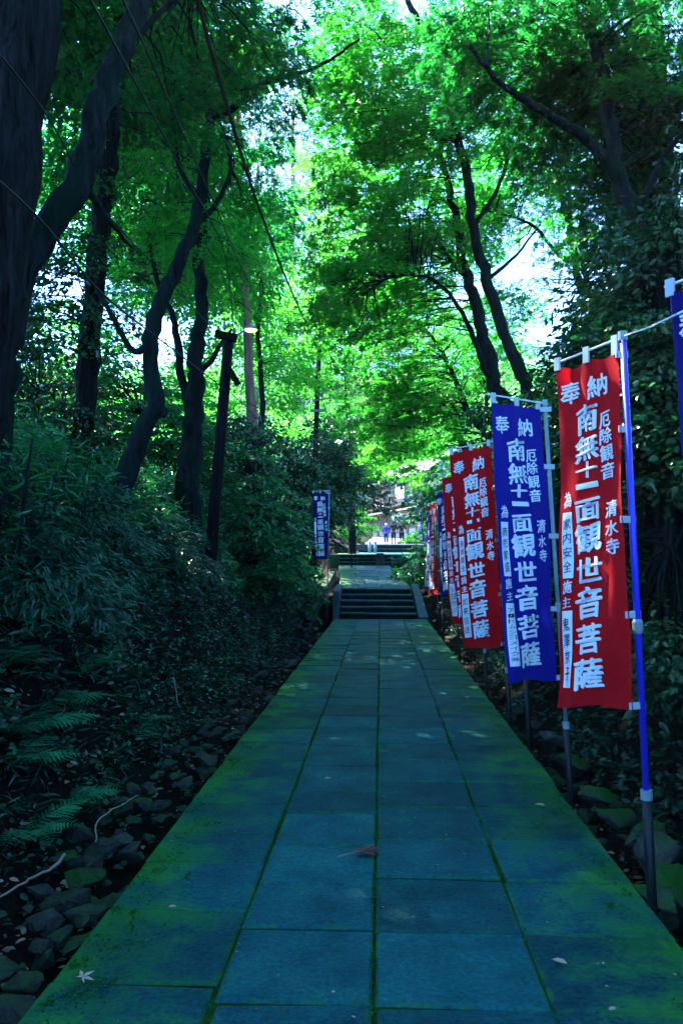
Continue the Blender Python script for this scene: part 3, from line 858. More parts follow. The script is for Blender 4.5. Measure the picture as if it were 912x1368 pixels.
# dark evergreen shrubs: right bank behind the nearest banners, left bank beyond the poles
def shrub(label, group, px, py_base, d, lobes, mat='evergreen', leaf='oval', size=.085, per=80, L=(.35, .75), **kw):
    return tree('evergreen_shrub', label, group,
                [([(px, py_base, d), (px + random.uniform(-10, 10), py_base - 60 * 10 / d, d), (px + random.uniform(-16, 16), py_base - 140 * 10 / d, d)], 50 / d, 20 / d),
                 ([(px, py_base - 20 * 10 / d, d), (px + 300 / d, py_base - 1100 / d, d + .2)], 30 / d, 10 / d)], lobes, cat='shrub', leaf=leaf, size=size, mat=mat, per=per, L=L, droop=.35, flat=.5, **kw)


GS = 'evergreen shrubs on the banks'
shrub('dark glossy shrub behind the nearest red banner', GS, 800, 700, 8.5, [(790, 560, 8.8, 60, 70, .7, 46), (850, 600, 8.2, 70, 80, .8, 66), (730, 600, 9.5, 40, 60, .7, 24)])
shrub('dark shrub at the right edge under the navy banner rod', GS, 890, 720, 6.8, [(880, 520, 7.2, 50, 70, .7, 46), (905, 600, 6.6, 40, 60, .6, 34), (840, 500, 7.8, 40, 50, .6, 24)])
shrub('dark shrub between the blue banner and the black maple trunk', GS, 740, 640, 11.5, [(750, 540, 12, 40, 60, .8, 34), (700, 560, 12.5, 50, 50, .8, 34), (780, 470, 12, 40, 40, .8, 20)])
shrub('broad dark camellia filling the left side before the far steps', GS, 400, 760, 23, [(380, 640, 23, 60, 60, 1.6, 90), (430, 620, 25, 45, 60, 1.6, 60), (340, 590, 22, 50, 50, 1.5, 50), (400, 700, 23, 40, 40, 1.5, 40)], size=.13, per=80, L=(.5, 1.0))
shrub('dark camellia left of the navy banner beside the wooden pole', GS, 330, 720, 17, [(320, 640, 17, 45, 60, 1.2, 46), (350, 700, 17.5, 50, 50, 1.2, 46), (290, 580, 17, 30, 40, 1, 18)], size=.11, mat='bamboo')
shrub('dark tree-high evergreen above the left navy banner', GS, 470, 730, 32, [(450, 600, 32, 50, 50, 2, 60), (480, 640, 34, 36, 40, 2, 46), (440, 680, 31, 34, 36, 1.6, 40)], size=.17, per=80, L=(.7, 1.3))
shrub('bright green bush beside the rail at the top of the steps', GS, 470, 735, 44, [(468, 712, 44, 24, 20, 1.2, 34), (482, 690, 46, 14, 18, 1, 16)], mat='maple_light', size=.16, leaf='kite')
shrub('bright round bush right of the walking people', GS, 556, 735, 60, [(556, 722, 58, 14, 14, 1.4, 26), (570, 706, 60, 14, 14, 1.4, 20)], mat='maple_light', size=.22, leaf='kite')
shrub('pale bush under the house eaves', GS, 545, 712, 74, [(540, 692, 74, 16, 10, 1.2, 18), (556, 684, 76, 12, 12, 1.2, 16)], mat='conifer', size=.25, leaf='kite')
shrub('dark low shrub on the bank right of the stone steps', GS, 560, 790, 27, [(556, 764, 27, 22, 20, 1.0, 40), (590, 740, 25, 30, 40, 1.2, 50), (540, 748, 34, 18, 8, 1, 18)], size=.11, mat='bamboo')
shrub('dark shrub behind the middle banners', GS, 640, 720, 19, [(640, 650, 19, 50, 60, 1.3, 60), (600, 680, 21, 40, 50, 1.3, 40), (690, 620, 18, 40, 50, 1.2, 36)], size=.11, mat='bamboo')

shrub('dark leafy undergrowth tree between the two left cedars', GS, 60, 640, 12.5, [(55, 520, 12.8, 50, 60, .9, 40), (90, 580, 12, 50, 40, .8, 36), (40, 450, 13.5, 40, 50, .8, 18)], size=.10)
shrub('dark evergreen behind the crooked maple foot', GS, 190, 640, 16, [(180, 560, 16, 50, 60, 1.1, 50), (235, 600, 15.5, 40, 50, 1, 40), (130, 520, 16, 40, 50, 1, 30)], size=.11, mat='bamboo')
shrub('dark leaning evergreen covering the right edge above the blue pole', GS, 900, 640, 7.2, [(850, 440, 7.4, 50, 60, .5, 44), (895, 470, 6.9, 40, 60, .5, 36), (820, 520, 7.8, 40, 60, .5, 36), (870, 560, 7.0, 50, 60, .5, 44), (885, 330, 7.4, 40, 70, .5, 36)], size=.075)
shrub('low dark shrub on the steep right bank near the picture edge', GS, 890, 800, 6.6, [(880, 800, 6.8, 40, 60, .5, 30), (900, 880, 6.0, 30, 50, .4, 20), (800, 760, 8.4, 50, 60, .6, 34)], size=.07)

for px, py, d, mt, lab in ((85, 700, 9, 'ivy', 'clump of bamboo grass bush low between the big cedar and the crooked maple'),
                           (190, 735, 11.5, 'ivy', 'leafy bush just right of the crooked maple foot'),
                           (235, 750, 15, 'bamboo', 'leafy bush behind the wooden pole foot'),
                           (325, 750, 17, 'bamboo', 'leafy bush right of the wooden pole foot'),
                           (345, 765, 20, 'bamboo', 'lowest leafy bush just left of the pale kerb stones'),
                           (30, 760, 6.5, 'ivy', 'leafy bush at the left edge above the ferns')):
    shrub(lab, GS, px, py + 40, d, [(px, py - 20, d, 50, 45, .6, 30), (px + 35, py + 15, d - .3, 40, 35, .5, 22)], mat=mt, leaf='blade' if d < 13 else 'oval', size=.12 if d < 13 else .11, per=80, L=(.35, .7))

# wooded slope far behind everything
def far_wood():
    m = 1100
    x = rng.uniform(-150, 170, m); yv = rng.uniform(100, 230, m)
    keep = ~((np.abs(x - 3) < 14) & (yv < 112))
    x, yv = x[keep], yv[keep]
    z = ground_z(x, yv)
    n = len(x)
    per = 150
    h = rng.uniform(7, 15, n); r = rng.uniform(2.5, 5, n)
    q = unit(rng.normal(size=(n, per, 3))) * rng.uniform(.5, 1, (n, per, 1)) ** .5
    pos = np.stack([x[:, None] + q[..., 0] * r[:, None], yv[:, None] + q[..., 1] * r[:, None], z[:, None] + h[:, None] * (.6 + .5 * q[..., 2])], -1).reshape(-1, 3)
    k = len(pos)
    t = rng.normal(size=(k, 3)); nn = rng.normal(size=(k, 3)) + np.array([0, 0, 1.2])
    ti = np.clip(np.repeat(rng.uniform(0, 1, n), per) * .7 + rng.uniform(0, .3, k), 0, 1)
    me = leaves_mesh('far_wood', 'kite', pos, t, nn, rng.uniform(.8, 1.7, k), ti, M['maple'])
    NTRI[0] += len(me.polygons)
    tag(link('far_wood', me), 'distant wooded hillside seen through the gaps between the trunks', 'woods', kind='stuff')


far_wood()

# ------------------------------------------------------------------ ground cover
def cover(name, label, n, xr, yr, kind, mat, size, hrange, blades, dens=None, up=.6, lean=.35):
    x = rng.uniform(*xr, n); yv = yr[0] + (yr[1] - yr[0]) * rng.uniform(0, 1, n) ** 1.5
    u = x - pcx(yv)
    keep = np.abs(u) > 1.62 + .18 * np.sin(yv * 2.2)
    if dens is not None: keep &= rng.uniform(0, 1, n) < dens(x, yv)
    x, yv = x[keep], yv[keep]; n = len(x)
    z = ground_z(x, yv)
    h = rng.uniform(*hrange, n)
    top = np.stack([x, yv, z + h], -1)
    side = np.sign(x)[:, None] * np.array([-1.0, -.25, 0])       # lean out over the gutter
    d = unit(rng.normal(size=(n, blades, 3)) * np.array([1, 1, .45]) + side[:, None, :] * lean)
    pos = top[:, None, :] + rng.normal(0, .05, (n, blades, 3))
    pos[..., 2] -= h[:, None] * rng.uniform(0, .6, (n, blades))
    nn = rng.normal(0, .4, (n, blades, 3)) + np.array([0, 0, up])
    st = rng.uniform(0, 1, (n, 1)); ti = np.clip(st * .6 + rng.uniform(0, .4, (n, blades)), 0, 1)
    sz = size * rng.uniform(.6, 1.3, (n, blades))
    me = leaves_mesh(name, kind, pos.reshape(-1, 3), d.reshape(-1, 3), nn.reshape(-1, 3), sz.ravel(), ti.ravel(), M[mat])
    NTRI[0] += len(me.polygons)
    return tag(link(name, me), label, 'plants', kind='stuff')


cover('bamboo_grass', 'dense bamboo grass covering the upper left bank', 9000, (-11, -2.8), (3.2, 24), 'blade', 'bamboo', .19, (.12, .7), 9, lambda x, y: np.clip((-x - 2.7) / 1.2, .04, 1))
patch = lambda x, y: np.clip(.55 + .9 * np.sin(x * 2.3 + 1.7 * np.sin(y * .9)) * np.sin(y * 1.9 + x), .06, 1)
cover('creeping_plants', 'small leafy creepers over the lower left bank and gutter side', 9000, (-5, -2.05), (2.6, 24), 'oval', 'ivy', .055, (.02, .22), 9, patch)
cover('grass_tufts', 'thin dark grass hanging in tufts down the lower left bank', 2200, (-4.5, -2.2), (2.6, 20), 'blade', 'ivy', .13, (.05, .3), 12, lambda x, y: 1.05 - patch(x, y), up=.3)
cover('seedlings', 'brighter little leafy seedlings on the lower left bank', 900, (-4.5, -2.1), (2.6, 20), 'kite', 'fern', .055, (.1, .4), 10)
cover('creeping_plants', 'glossy creepers carpeting the right bank behind the poles', 12000, (1.75, 7), (2.6, 24), 'oval', 'ivy', .07, (.02, .28), 9, lambda x, y: np.clip(.6 + .8 * np.sin(x * 2.9 + y) * np.sin(y * 2.1 - x), .15, 1))
cover('bank_plants', 'leafy plants on the banks beside the upper path', 5000, (-14, 12), (24, 60), 'oval', 'bamboo', .2, (.1, .7), 8, lambda x, y: (np.abs(x - pcx(y)) > 1.8 + (y > 34) * 2.6) * 1.0)
cover('bamboo_grass', 'loose bamboo grass high on the right bank', 3500, (3, 11), (3.5, 22), 'blade', 'bamboo', .2, (.1, .7), 8)

# ------------------------------------------------------------------ ferns
def frond_mesh(seed, mat):
    r = random.Random(seed)
    pts, Tt, Nn, Sz = [], [], [], []
    n = 17
    for i in range(n):
        t = .12 + .88 * i / (n - 1)
        p = np.array([t, 0, .42 * t - .62 * t * t])
        ln = .30 * math.sin(math.pi * min(1, (t + .12)) ** 1.1) + .03
        for s in (-1, 1):
            pts.append(p); Tt.append((.38, s, -.18 + r.uniform(-.1, .1))); Nn.append((.1, 0, 1)); Sz.append(ln * r.uniform(.9, 1.08))
    pts.append(np.array([.98, 0, -.19])); Tt.append((1, 0, -.6)); Nn.append((0, 0, 1)); Sz.append(.09)
    # pinna: a narrow blade with toothed rim
    T = [(0, 0, 0)]
    for a in (.15, .35, .55, .75, .92):
        w = .10 * (1 - a) + .03
        T += [(a, w, 0), (a + .05, w * .45, 0)]
    tip = len(T); T.append((1.05, 0, -.06))
    up = list(range(1, tip))
    lo0 = len(T)
    T += [(T[i][0], -T[i][1], 0) for i in up]
    Fc = []
    chain = list(zip(up, range(lo0, lo0 + len(up))))
    Fc.append((0, chain[0][1], chain[0][0]))
    for (a, b_), (c, d) in zip(chain[:-1], chain[1:]): Fc += [(a, b_, d), (a, d, c)]
    Fc.append((chain[-1][0], chain[-1][1], tip))
    LEAF['pinna'] = (np.array(T), np.array(Fc))
    m = len(pts)
    me = leaves_mesh('frond', 'pinna', np.array(pts), np.array(Tt, float), np.array(Nn, float), np.array(Sz), np.array([r.random() for _ in range(m)]), M[mat])
    return me


M['fern_stalk'] = simple('fern_stalk', (.02, .06, .03), .6)
FR = [frond_mesh(s, 'fern') for s in range(3)]
STALK = mesh('stalk', *[np.array(a) if i == 0 else a for i, a in enumerate(tube([(0, 0, 0), (.3, 0, .07), (.6, 0, .03), (1, 0, -.2)], [.006, .005, .004, .002], 4))], M['fern_stalk'])


def fern(px, py, d, size, label, group, nf=9):
    d = 3.0
    while d < 20 and P(px, py, d).z > gz(P(px, py, d).x, d) + .12: d += .05
    p = P(px, py, d)
    z = gz(p.x, p.y)
    root = empty('fern', (p.x, p.y, z + .04), label, 'fern', group)
    for i in range(nf):
        o = link('frond', random.choice(FR), root)
        s = size * random.uniform(.75, 1.15)
        o.scale = (s, s, s)
        rz = i * 6.283 / nf + random.uniform(-.3, .3)
        o.rotation_euler = (random.uniform(-.15, .15), random.uniform(-.45, .05), rz)
        o2 = link('stalk', STALK, o)
    return root


GF = 'ferns on the banks'
for px, py, d, s, lab in ((35, 975, 4.8, .62, 'large fern arching from the left bank at the picture edge'),
                          (75, 930, 5.4, .55, 'fern just above the large left edge fern'),
                          (40, 1105, 4.3, .42, 'low hanging fern above the wet stones at lower left'),
                          (10, 880, 5.2, .5, 'upper fern at the left picture edge'),
                          (20, 1010, 4.6, .5, 'second fern right at the left picture edge below the large one'),
                          (95, 1060, 4.8, .36, 'small fern over the looping twig'),
                          (190, 960, 7, .4, 'faint fern low on the dark left bank beside the gutter'),
                          (120, 880, 6.4, .42, 'small fern in the middle of the dark left bank'),
                          (885, 690, 5.2, .95, 'pale feathery fern right of the blue pole at its middle'),
                          (905, 620, 5.6, .9, 'fern under the navy banner at the right edge'),
                          (880, 760, 5.4, .8, 'fern hanging lower down right of the blue pole'),
                          (740, 700, 7.6, .8, 'fern showing between the blue banner and nearest red one'),
                          (760, 830, 6.6, .4, 'low fern behind the nearest red banner')):
    fern(px, py, d, s, lab, GF)

# ------------------------------------------------------------------ lettering
GL = {}


def glyph(ch, bold=.02):
    k = (ch, bold)
    if k in GL: return GL[k]
    cu = bpy.data.curves.new('lettering', 'FONT')
    cu.body = ch; cu.size = 1; cu.resolution_u = 2
    o = bpy.data.objects.new('lettering', cu); COL.objects.link(o)
    dg = bpy.context.evaluated_depsgraph_get()
    me = bpy.data.meshes.new_from_object(o.evaluated_get(dg))
    bm = bmesh.new(); bm.from_mesh(me)
    bmesh.ops.triangulate(bm, faces=bm.faces[:])
    bmesh.ops.remove_doubles(bm, verts=bm.verts[:], dist=1e-4)
    V = np.array([v.co[:] for v in bm.verts]); Fc = [tuple(v.index for v in f.verts) for f in bm.faces]
    bm.free(); bpy.data.objects.remove(o); bpy.data.curves.remove(cu); bpy.data.meshes.remove(me)
    V[:, 0] -= V[:, 0].min(); V[:, 1] -= V[:, 1].min()
    w, h = max(V[:, 0].max(), 1e-3), max(V[:, 1].max(), 1e-3)
    x = V[:, 0] / w - .5; yv = V[:, 1] / h - .5
    rs = random.Random(ord(ch[0]))
    # brush feeling: strokes rise to the right and swell
    yy = yv + .13 * x - .10 * x * x + .014 * np.sin(9 * x + rs.uniform(0, 6)) + .010 * np.sin(23 * x + 7 * yv)
    xx = x + .012 * np.sin(10 * yv + rs.uniform(0, 6)) + .008 * np.sin(27 * yv + 5 * x)
    X, Y, Z, F2 = [], [], [], []
    n = 9 if bold > .02 else (5 if bold > .008 else 1)
    for i in range(n):                                             # several inked passes make the heavy brush stroke
        a = 2 * math.pi * i / max(1, n - 1)
        r_ = 0 if i == n - 1 else 1
        F2 += [tuple(q + len(xx) * i for q in f) for f in Fc]
        ea, eb = bold * 1.45 * math.cos(a), bold * .62 * math.sin(a)       # slanted brush tip
        X.append(xx + r_ * (ea * .86 + eb * .5)); Y.append(yy + r_ * (-ea * .5 + eb * .86)); Z.append(np.full(len(xx), i * .00022))
    GL[k] = (np.concatenate(X), np.concatenate(Y), F2, np.concatenate(Z))
    return GL[k]


MAIN = [('南', .172, .36, .078), ('無', .257, .39, .072), ('十', .322, .35, .046), ('一', .368, .33, .016), ('面', .438, .37, .062), ('観', .518, .44, .082),
        ('世', .611, .42, .068), ('音', .704, .42, .084), ('菩', .806, .42, .080), ('薩', .906, .42, .083)]
SMALL = [('奉', .20, .083, .27, .066), ('納', .66, .083, .29, .066), ('厄', .755, .187, .18, .044), ('除', .76, .233, .18, .044), ('観', .765, .283, .19, .046), ('音', .77, .334, .19, .044),
         ('清', .83, .445, .17, .046), ('水', .835, .50, .17, .042), ('寺', .84, .552, .17, .044), ('為', .14, .40, .13, .045), ('施', .13, .655, .13, .036), ('主', .13, .700, .13, .03)]
PAN1, PAN2 = (.06, .205, .437, .630), (.05, .215, .725, .945)


def banner(label, TL, TR, BL, BR, dl, dr, cl, foot, top, polecol='grey_pole', names=('家内安全', '鬼澤京子'), detail=2, rod_ext=.03, pole_r=.014, group='prayer banners along the path', ph=0.0, sleeve=.45, name='prayer_banner', du=0.0):
    tl, tr, bl, br = P(*TL, dl), P(*TR, dr), P(*BL, dl), P(*BR, dr)
    foot, top = Vector(foot), Vector(top)
    base = Vector((foot.x, foot.y, foot.z))
    root = empty(name, base, label, 'banner', group)
    nrm = (tr - tl).cross(bl - tl).normalized()
    if nrm.y > 0: nrm = -nrm

    def pos(u, v, off=0.0):
        p = (tl * (1 - u) + tr * u) * (1 - v) + (bl * (1 - u) + br * u) * v
        w = .010 * math.sin(5.5 * v + 4 * u + ph) + .008 * math.sin(2.2 * u * 3.1 + 9 * v + ph * 2) * (1 - .5 * v) + .006 * math.sin(17 * u - 11 * v + ph)
        w += .016 * math.sin(u * math.pi * 4 + ph) * math.exp(-v * 9) + .007 * math.sin(9 * u + 23 * v + 2 * ph) * (.3 + v * .7) + .006 * math.sin(26 * u - 5 * v + ph) * v
        sag = .022 * (math.sin(u * math.pi * 2) ** 2) * math.exp(-v * 22)
        hem = .010 * math.sin(u * 7 + ph) * max(0, v - .9) * 10
        return p + nrm * (w + off) - Vector((0, 0, sag + hem))

    nu, nv = (14, 44) if detail == 2 else (6, 16)
    V = [pos(i / nu, j / nv) for j in range(nv + 1) for i in range(nu + 1)]
    Fc = [(j * (nu + 1) + i, j * (nu + 1) + i + 1, (j + 1) * (nu + 1) + i + 1, (j + 1) * (nu + 1) + i) for j in range(nv) for i in range(nu)]
    cl_o = MB().add(V, Fc).build('cloth', M[cl], root, base, smooth=True)

    def put(mb, ch, u, v, w, h, off, bold):
        xx, yy, Fg, zz = glyph(ch, bold)
        mb.add([pos(u + a * w, v - b_ * h, off + c) for a, b_, c in zip(xx, yy, zz)], Fg)

    lt = MB()
    for ch, v, w, h in MAIN: put(lt, ch, .465 if detail == 2 else .47, v, w * .94, h, .0065, .027)
    lt.build('main_lettering', M['white_print'], cl_o, base)
    st = MB()
    for ch, u, v, w, h in SMALL: put(st, ch, u + du, v, w, h, .006, .018)
    st.build('small_lettering', M['white_print'], cl_o, base)
    for (u0, u1, v0, v1), nm in zip((PAN1, PAN2), names):
        m = MB(); k = 26; c5 = 5
        m.add([pos(u0 + (u1 - u0) * i / (c5 - 1), v0 + (v1 - v0) * j / k, .005) for j in range(k + 1) for i in range(c5)],
              [(c5 * j + i, c5 * j + i + 1, c5 * j + c5 + i + 1, c5 * j + c5 + i) for j in range(k) for i in range(c5 - 1)])
        m.build('name_strip', M['white_print'], cl_o, base)
        if nm:
            t = MB(); n = len(nm); hh = (v1 - v0) * .86 / n
            for i, ch in enumerate(nm):
                put(t, ch, (u0 + u1) / 2, v0 + (v1 - v0) * (.07 + .86 * (i + .5) / n), (u1 - u0) * .72, min(hh * .78, (u1 - u0) * .25), .0085, .004)
            t.build('handwriting', M['ink'], cl_o, base)
    # pole
    ax = (top - foot)
    at = lambda z: foot + ax * ((z - foot.z) / ax.z)
    zs = foot.z + (top.z - foot.z) * sleeve * .6
    MB().tube([foot, at(zs)], [pole_r * 1.45] * 2, 12).build('lower_pole', M['sleeve'], root, base, smooth=True)
    MB().tube([at(zs - .04), top], [pole_r] * 2, 12).build('upper_pole', M[polecol], root, base, smooth=True)
    MB().tube([at(zs - .035), at(zs + .012)], [pole_r * 1.7] * 2, 12).build('collar', M['joint'], root, base)
    if detail == 2:
        zj = foot.z + ax.z * .53
        MB().tube([at(zj - .035), at(zj - .02), at(zj + .02), at(zj + .035)], [pole_r * 1.1, pole_r * 1.55, pole_r * 1.55, pole_r * 1.1], 12).build('joint', M['joint'], root, base)
    tcap = at(top.z - .03)
    MB().tube([tcap, top + Vector((0, 0, .015))], [pole_r * 1.4] * 2, 10).build('cap', M['joint'], root, base)
    # rod along the top
    e0 = at(top.z - .012); d = (tl + Vector((0, 0, .035)) - e0); e1 = e0 + d * (1 + rod_ext / max(d.length, .01))
    MB().tube([e0, e1], [.006, .006], 6).build('cross_rod', M['cord'], root, base)
    rodp = lambda u: e0 + (e1 - e0) * ((1 - u) * .93 + .03)
    for u in (.04, .5, .95):
        a = pos(u, .012, .004); c = rodp(u)
        MB().beam(a, Vector((a.x, a.y, max(c.z, a.z + .03) + .012)), .034, .012, up=tuple(nrm)).build('tab', M['white_cloth'], root, base)
    for v in (.012, .225, .48, .745, .99):
        a = pos(.975, v, .003); q = at(a.z)
        dd = (q - a); dd.z = 0
        q = a + dd * (1 + (pole_r * 1.6 + .012) / max(dd.length, .02)) + nrm * (pole_r + .004)
        a = a + nrm * .004
        MB().beam(a, q, .006, .034).build('tab', M['white_cloth'], root, base)
    return root


def foot_at(x, y, z=-.3): return (x, y, z)


B = banner
B('navy banner with white tabs cut off by the right picture edge', (897, 392), (985, 352), (938, 1000), (1012, 1030), 3.05, 2.85, 'navy_cloth', (1.33, 2.86, -.3), P(992, 340, 2.85), ph=.3, pole_r=.017, du=.08)
B('nearest full red banner with white writing on a bright blue pole', (748, 492), (824, 467), (745, 943), (844, 946), 4.25, 3.95, 'red_cloth', (1.305, 4.0, -.3), P(831, 447, 3.97), 'blue_pole', ('家内安全', '鬼澤京子'), ph=1.1, pole_r=.0165)
B('royal blue banner with white writing between the two large red banners', (654, 534), (721, 543), (678, 911), (745, 908), 5.45, 5.6, 'blue_cloth', (1.315, 5.65, -.3), P(727, 537, 5.6), 'grey_pole', ('商売繁盛', 'アートムシヨメイク㈱'), ph=2.0)
B('second large red banner directly left of the royal blue one', (600, 605), (656, 592), (620, 867), (671, 864), 8.2, 8.0, 'red_cloth', (1.31, 8.2, -.3), P(659, 588, 8.05), 'grey_pole', ('身体健全', '如来信徒'), ph=3.2)
B('narrower red banner half hidden behind the second large red banner', (589, 637), (632, 630), (603, 835), (640, 833), 10.3, 10.0, 'red_cloth', (1.33, 10.1, -.3), P(634, 628, 10.05), 'grey_pole', ('商売繁盛', 'シヨウジ'), ph=4.1)
B('navy banner edge-on behind the half hidden red banner', (584, 660), (600, 652), (588, 796), (607, 795), 14.2, 13.8, 'navy_cloth', (1.36, 13.9, -.3), P(602, 650, 13.9), 'grey_pole', ('', ''), detail=1, ph=.5)
B('small red banner next beyond the edge-on navy banner', (573.5, 675), (582.5, 671), (572, 793), (584.5, 794), 17.6, 17.2, 'red_cloth', (1.36, 17.4, -.3), P(584, 669, 17.3), 'grey_pole', ('', ''), detail=1, ph=1.5)
B('thin blue banner peeping out left of the small red banner', (569, 685), (577, 683), (568, 789), (577, 790), 19.6, 19.2, 'blue_cloth', (1.42, 19.4, -.3), P(578, 681, 19.3), 'grey_pole', ('', ''), detail=1, ph=2.5)
B('tiny navy banner leaning near the bright bush by the upper steps', (556.5, 679), (561.5, 678), (561, 723), (566, 724), 43, 42.8, 'navy_cloth', (2.45, 43, 1.8), P(562, 676, 42.9), 'grey_pole', ('', ''), detail=1, ph=3.5)
B('single navy banner standing on the left side before the upper steps', (417.5, 658), (437.5, 658), (419.5, 747), (440, 748), 21, 21.1, 'navy_cloth', (-1.42, 21.1, -.3), P(439.5, 655, 21.1), 'grey_pole', ('', ''), detail=1, ph=.9)
bp = empty('banner_pole', (1.31, 7.2, -.3), 'bare dark pole standing between the blue and second red banners', 'pole')
MB().tube([(0, 0, 0), (-.03, 0, 1.0)], [.022, .022], 10).build('lower_pole', M['sleeve'], bp, smooth=True)
MB().tube([(-.03, 0, .98), (-.07, 0, 2.25)], [.013, .013], 10).build('upper_pole', M['grey_pole'], bp, smooth=True)
cordp = [P(832, 449, 3.97), P(868, 437, 3.4), P(905, 419, 2.9), P(985, 380, 2.85)]
tag(MB().tube(cordp, [.004] * 4, 6).build('cord', M['cord'], None, cordp[0]), 'pale cord tied from the blue pole top to the navy banner', 'cord')

# ------------------------------------------------------------------ utility poles, lamps, cables
pb = P(272, 835, 13); pt_ = P(306, 446, 13)
up1 = empty('utility_pole', (pb.x, pb.y, gz(pb.x, pb.y)), 'dark wooden pole with broken crossarm standing on the left bank', 'utility pole')
b0 = up1.location.copy()
MB().tube([pb - Vector((0, 0, .5)), pb.lerp(pt_, .5) + Vector((.01, 0, 0)), pt_], [.108, .098, .085], 14, True, .03).build('post', M['pole_wood'], up1, b0, smooth=True)
MB().beam(P(303, 488, 12.9), P(318, 513, 12.9), .13, .10).build('brace', M['pole_wood'], up1, b0)
MB().beam(P(288, 446, 12.9), P(316, 452, 12.9), .12, .12).build('crossarm', M['pole_wood'], up1, b0)
for px, py in ((292, 440), (300, 437), (313, 443)):
    q = P(px, py, 12.9)
    MB().tube([q - Vector((0, 0, .05)), q, q + Vector((0, 0, .05)), q + Vector((0, 0, .07))], [.02, .035, .025, .01], 8).build('insulator', M['metal'], up1, b0, smooth=True)
MB().tube([P(308, 455, 13), P(318, 447, 12.9), P(330, 440, 12.8)], [.012] * 3, 6).build('lamp_arm', M['metal'], up1, b0)
lc = P(335, 440, 12.8)


def emit(name, c, s):
    m, nt, b = mat_new(name)
    b.inputs['Base Color'].default_value = (*c, 1)
    b.inputs['Emission Color'].default_value = (*c, 1); b.inputs['Emission Strength'].default_value = s
    return m


M['lamp_warm'] = emit('lit_lamp_warm', (1.0, .85, .35), .22)
M['lamp_white'] = emit('lit_lamp_white', (.9, .97, 1.0), 3)
sh_ = MB().tube([lc + Vector((0, 0, .10)), lc + Vector((0, 0, .08)), lc + Vector((0, 0, .03)), lc + Vector((0, 0, -.005))], [.02, .05, .10, .135], 16).build('lamp_shade', M['metal'], up1, b0, smooth=True)
MB().tube([lc + Vector((0, 0, -.008)), lc + Vector((0, 0, -.03)), lc + Vector((0, 0, -.05))], [.11, .09, .03], 14).build('bulb', M['lamp_warm'], sh_, b0, smooth=True)

qb, qt = P(420, 640, 28), P(426, 463, 28)
g2 = gz(qb.x, 28)
up2 = empty('utility_pole', (qb.x, 28, g2), 'thin far utility pole with brackets and a white street lamp', 'utility pole')
b0 = up2.location.copy()
MB().tube([Vector((qb.x, 28, g2 - .3)), qb, qt], [.11, .10, .085], 12, True, .02).build('post', M['pole_wood'], up2, b0, smooth=True)
for a, c, w in (((418, 535, 27.9), (440, 532, 27.9), .06), ((415, 549, 27.9), (436, 548, 27.9), .09), ((424, 530, 27.8), (432, 525, 27.8), .08), ((432, 538, 27.8), (436, 552, 27.8), .05)):
    MB().beam(P(*a), P(*c), w).build('bracket', M['metal'], up2, b0)
for px in (430, 441):
    q = P(px, 531, 27.8)
    MB().tube([q, q + Vector((0, 0, .12)), q + Vector((0, 0, .16))], [.05, .06, .02], 8).build('insulator', M['metal'], up2, b0, smooth=True)
MB().tube([P(422, 592, 27.9), P(432, 590, 27.7), P(446, 588, 27.5)], [.02] * 3, 6).build('lamp_arm', M['metal'], up2, b0)
lc = P(452, 588, 27.4)
sh_ = MB().tube([lc + Vector((-.2, 0, .03)), lc + Vector((-.08, 0, .05)), lc + Vector((.1, 0, .045)), lc + Vector((.2, 0, .01))], [.03, .09, .09, .03], 10).build('lamp_head', M['metal'], up2, b0, smooth=True)
MB().tube([lc + Vector((-.12, 0, -.03)), lc + Vector((0, 0, -.04)), lc + Vector((.12, 0, -.03))], [.04, .085, .04], 10).build('bulb', M['lamp_white'], sh_, b0, smooth=True)


def cable(label, pts, r=.008, sag=.0):
    W3 = [P(*p) for p in pts]
    sp, rr = smooth_path(W3, [r] * len(W3), 8)
    tag(MB().tube(sp, rr, 6).build('cable', M['cable'], None, sp[0]), label, 'cable', 'overhead cables')


cable('thick black cable falling from the top of the picture to the far utility pole', [(255, -40, 4.5), (290, 95, 5.6), (345, 275, 8.5), (392, 395, 14), (424, 466, 28)], .017)
cable('thin cable crossing the upper left maple limb', [(110, -20, 4.0), (170, 90, 4.8), (245, 230, 6.6), (300, 340, 9), (312, 440, 12.9)], .008)
cable('second thin cable just right of the one crossing the maple limb', [(160, -10, 4.0), (215, 110, 5.0), (290, 280, 7.5), (345, 400, 12), (420, 530, 27.9)], .008)
cable('low dark cable slanting across the big cedar to the wooden pole', [(-20, 225, 4.6), (60, 300, 5.8), (140, 395, 7.8), (225, 462, 10), (300, 520, 12.9)], .010)
cable('dark cable running on from the wooden pole towards the far pole', [(303, 520, 13), (330, 545, 16), (370, 580, 21), (418, 600, 28)], .010)
cable('slack twin wire between cedar and lamp post', [(-10, 60, 4.9), (70, 165, 6), (130, 270, 8), (230, 380, 11), (290, 446, 12.9)], .008)

# ------------------------------------------------------------------ sticks and leaves on the ground
def stick(label, pts, r, name='fallen_branch'):
    W3 = [P(*p) for p in pts]
    sp, rr = smooth_path(W3, [r * (1 - .6 * i / len(W3)) for i in range(len(W3))], 5, .004)
    tag(MB().tube(sp, rr, 6, True, .1).build(name, M['twig'], None, sp[0], smooth=True), label, 'branch')


stick('pale curved stick lying over the stones at the lower left edge', [(88, 1141, 4.55), (70, 1160, 4.5), (40, 1175, 4.4), (0, 1200, 4.2), (-30, 1230, 4.0)], .010)
stick('thin looping twig above the mossy left stones', [(128, 1125, 4.8), (130, 1098, 4.9), (150, 1082, 5.0), (185, 1062, 5.2)], .006)
stick('thin vertical twig hanging on the left bank', [(232, 905, 8), (236, 930, 7.9), (240, 945, 7.8)], .008)


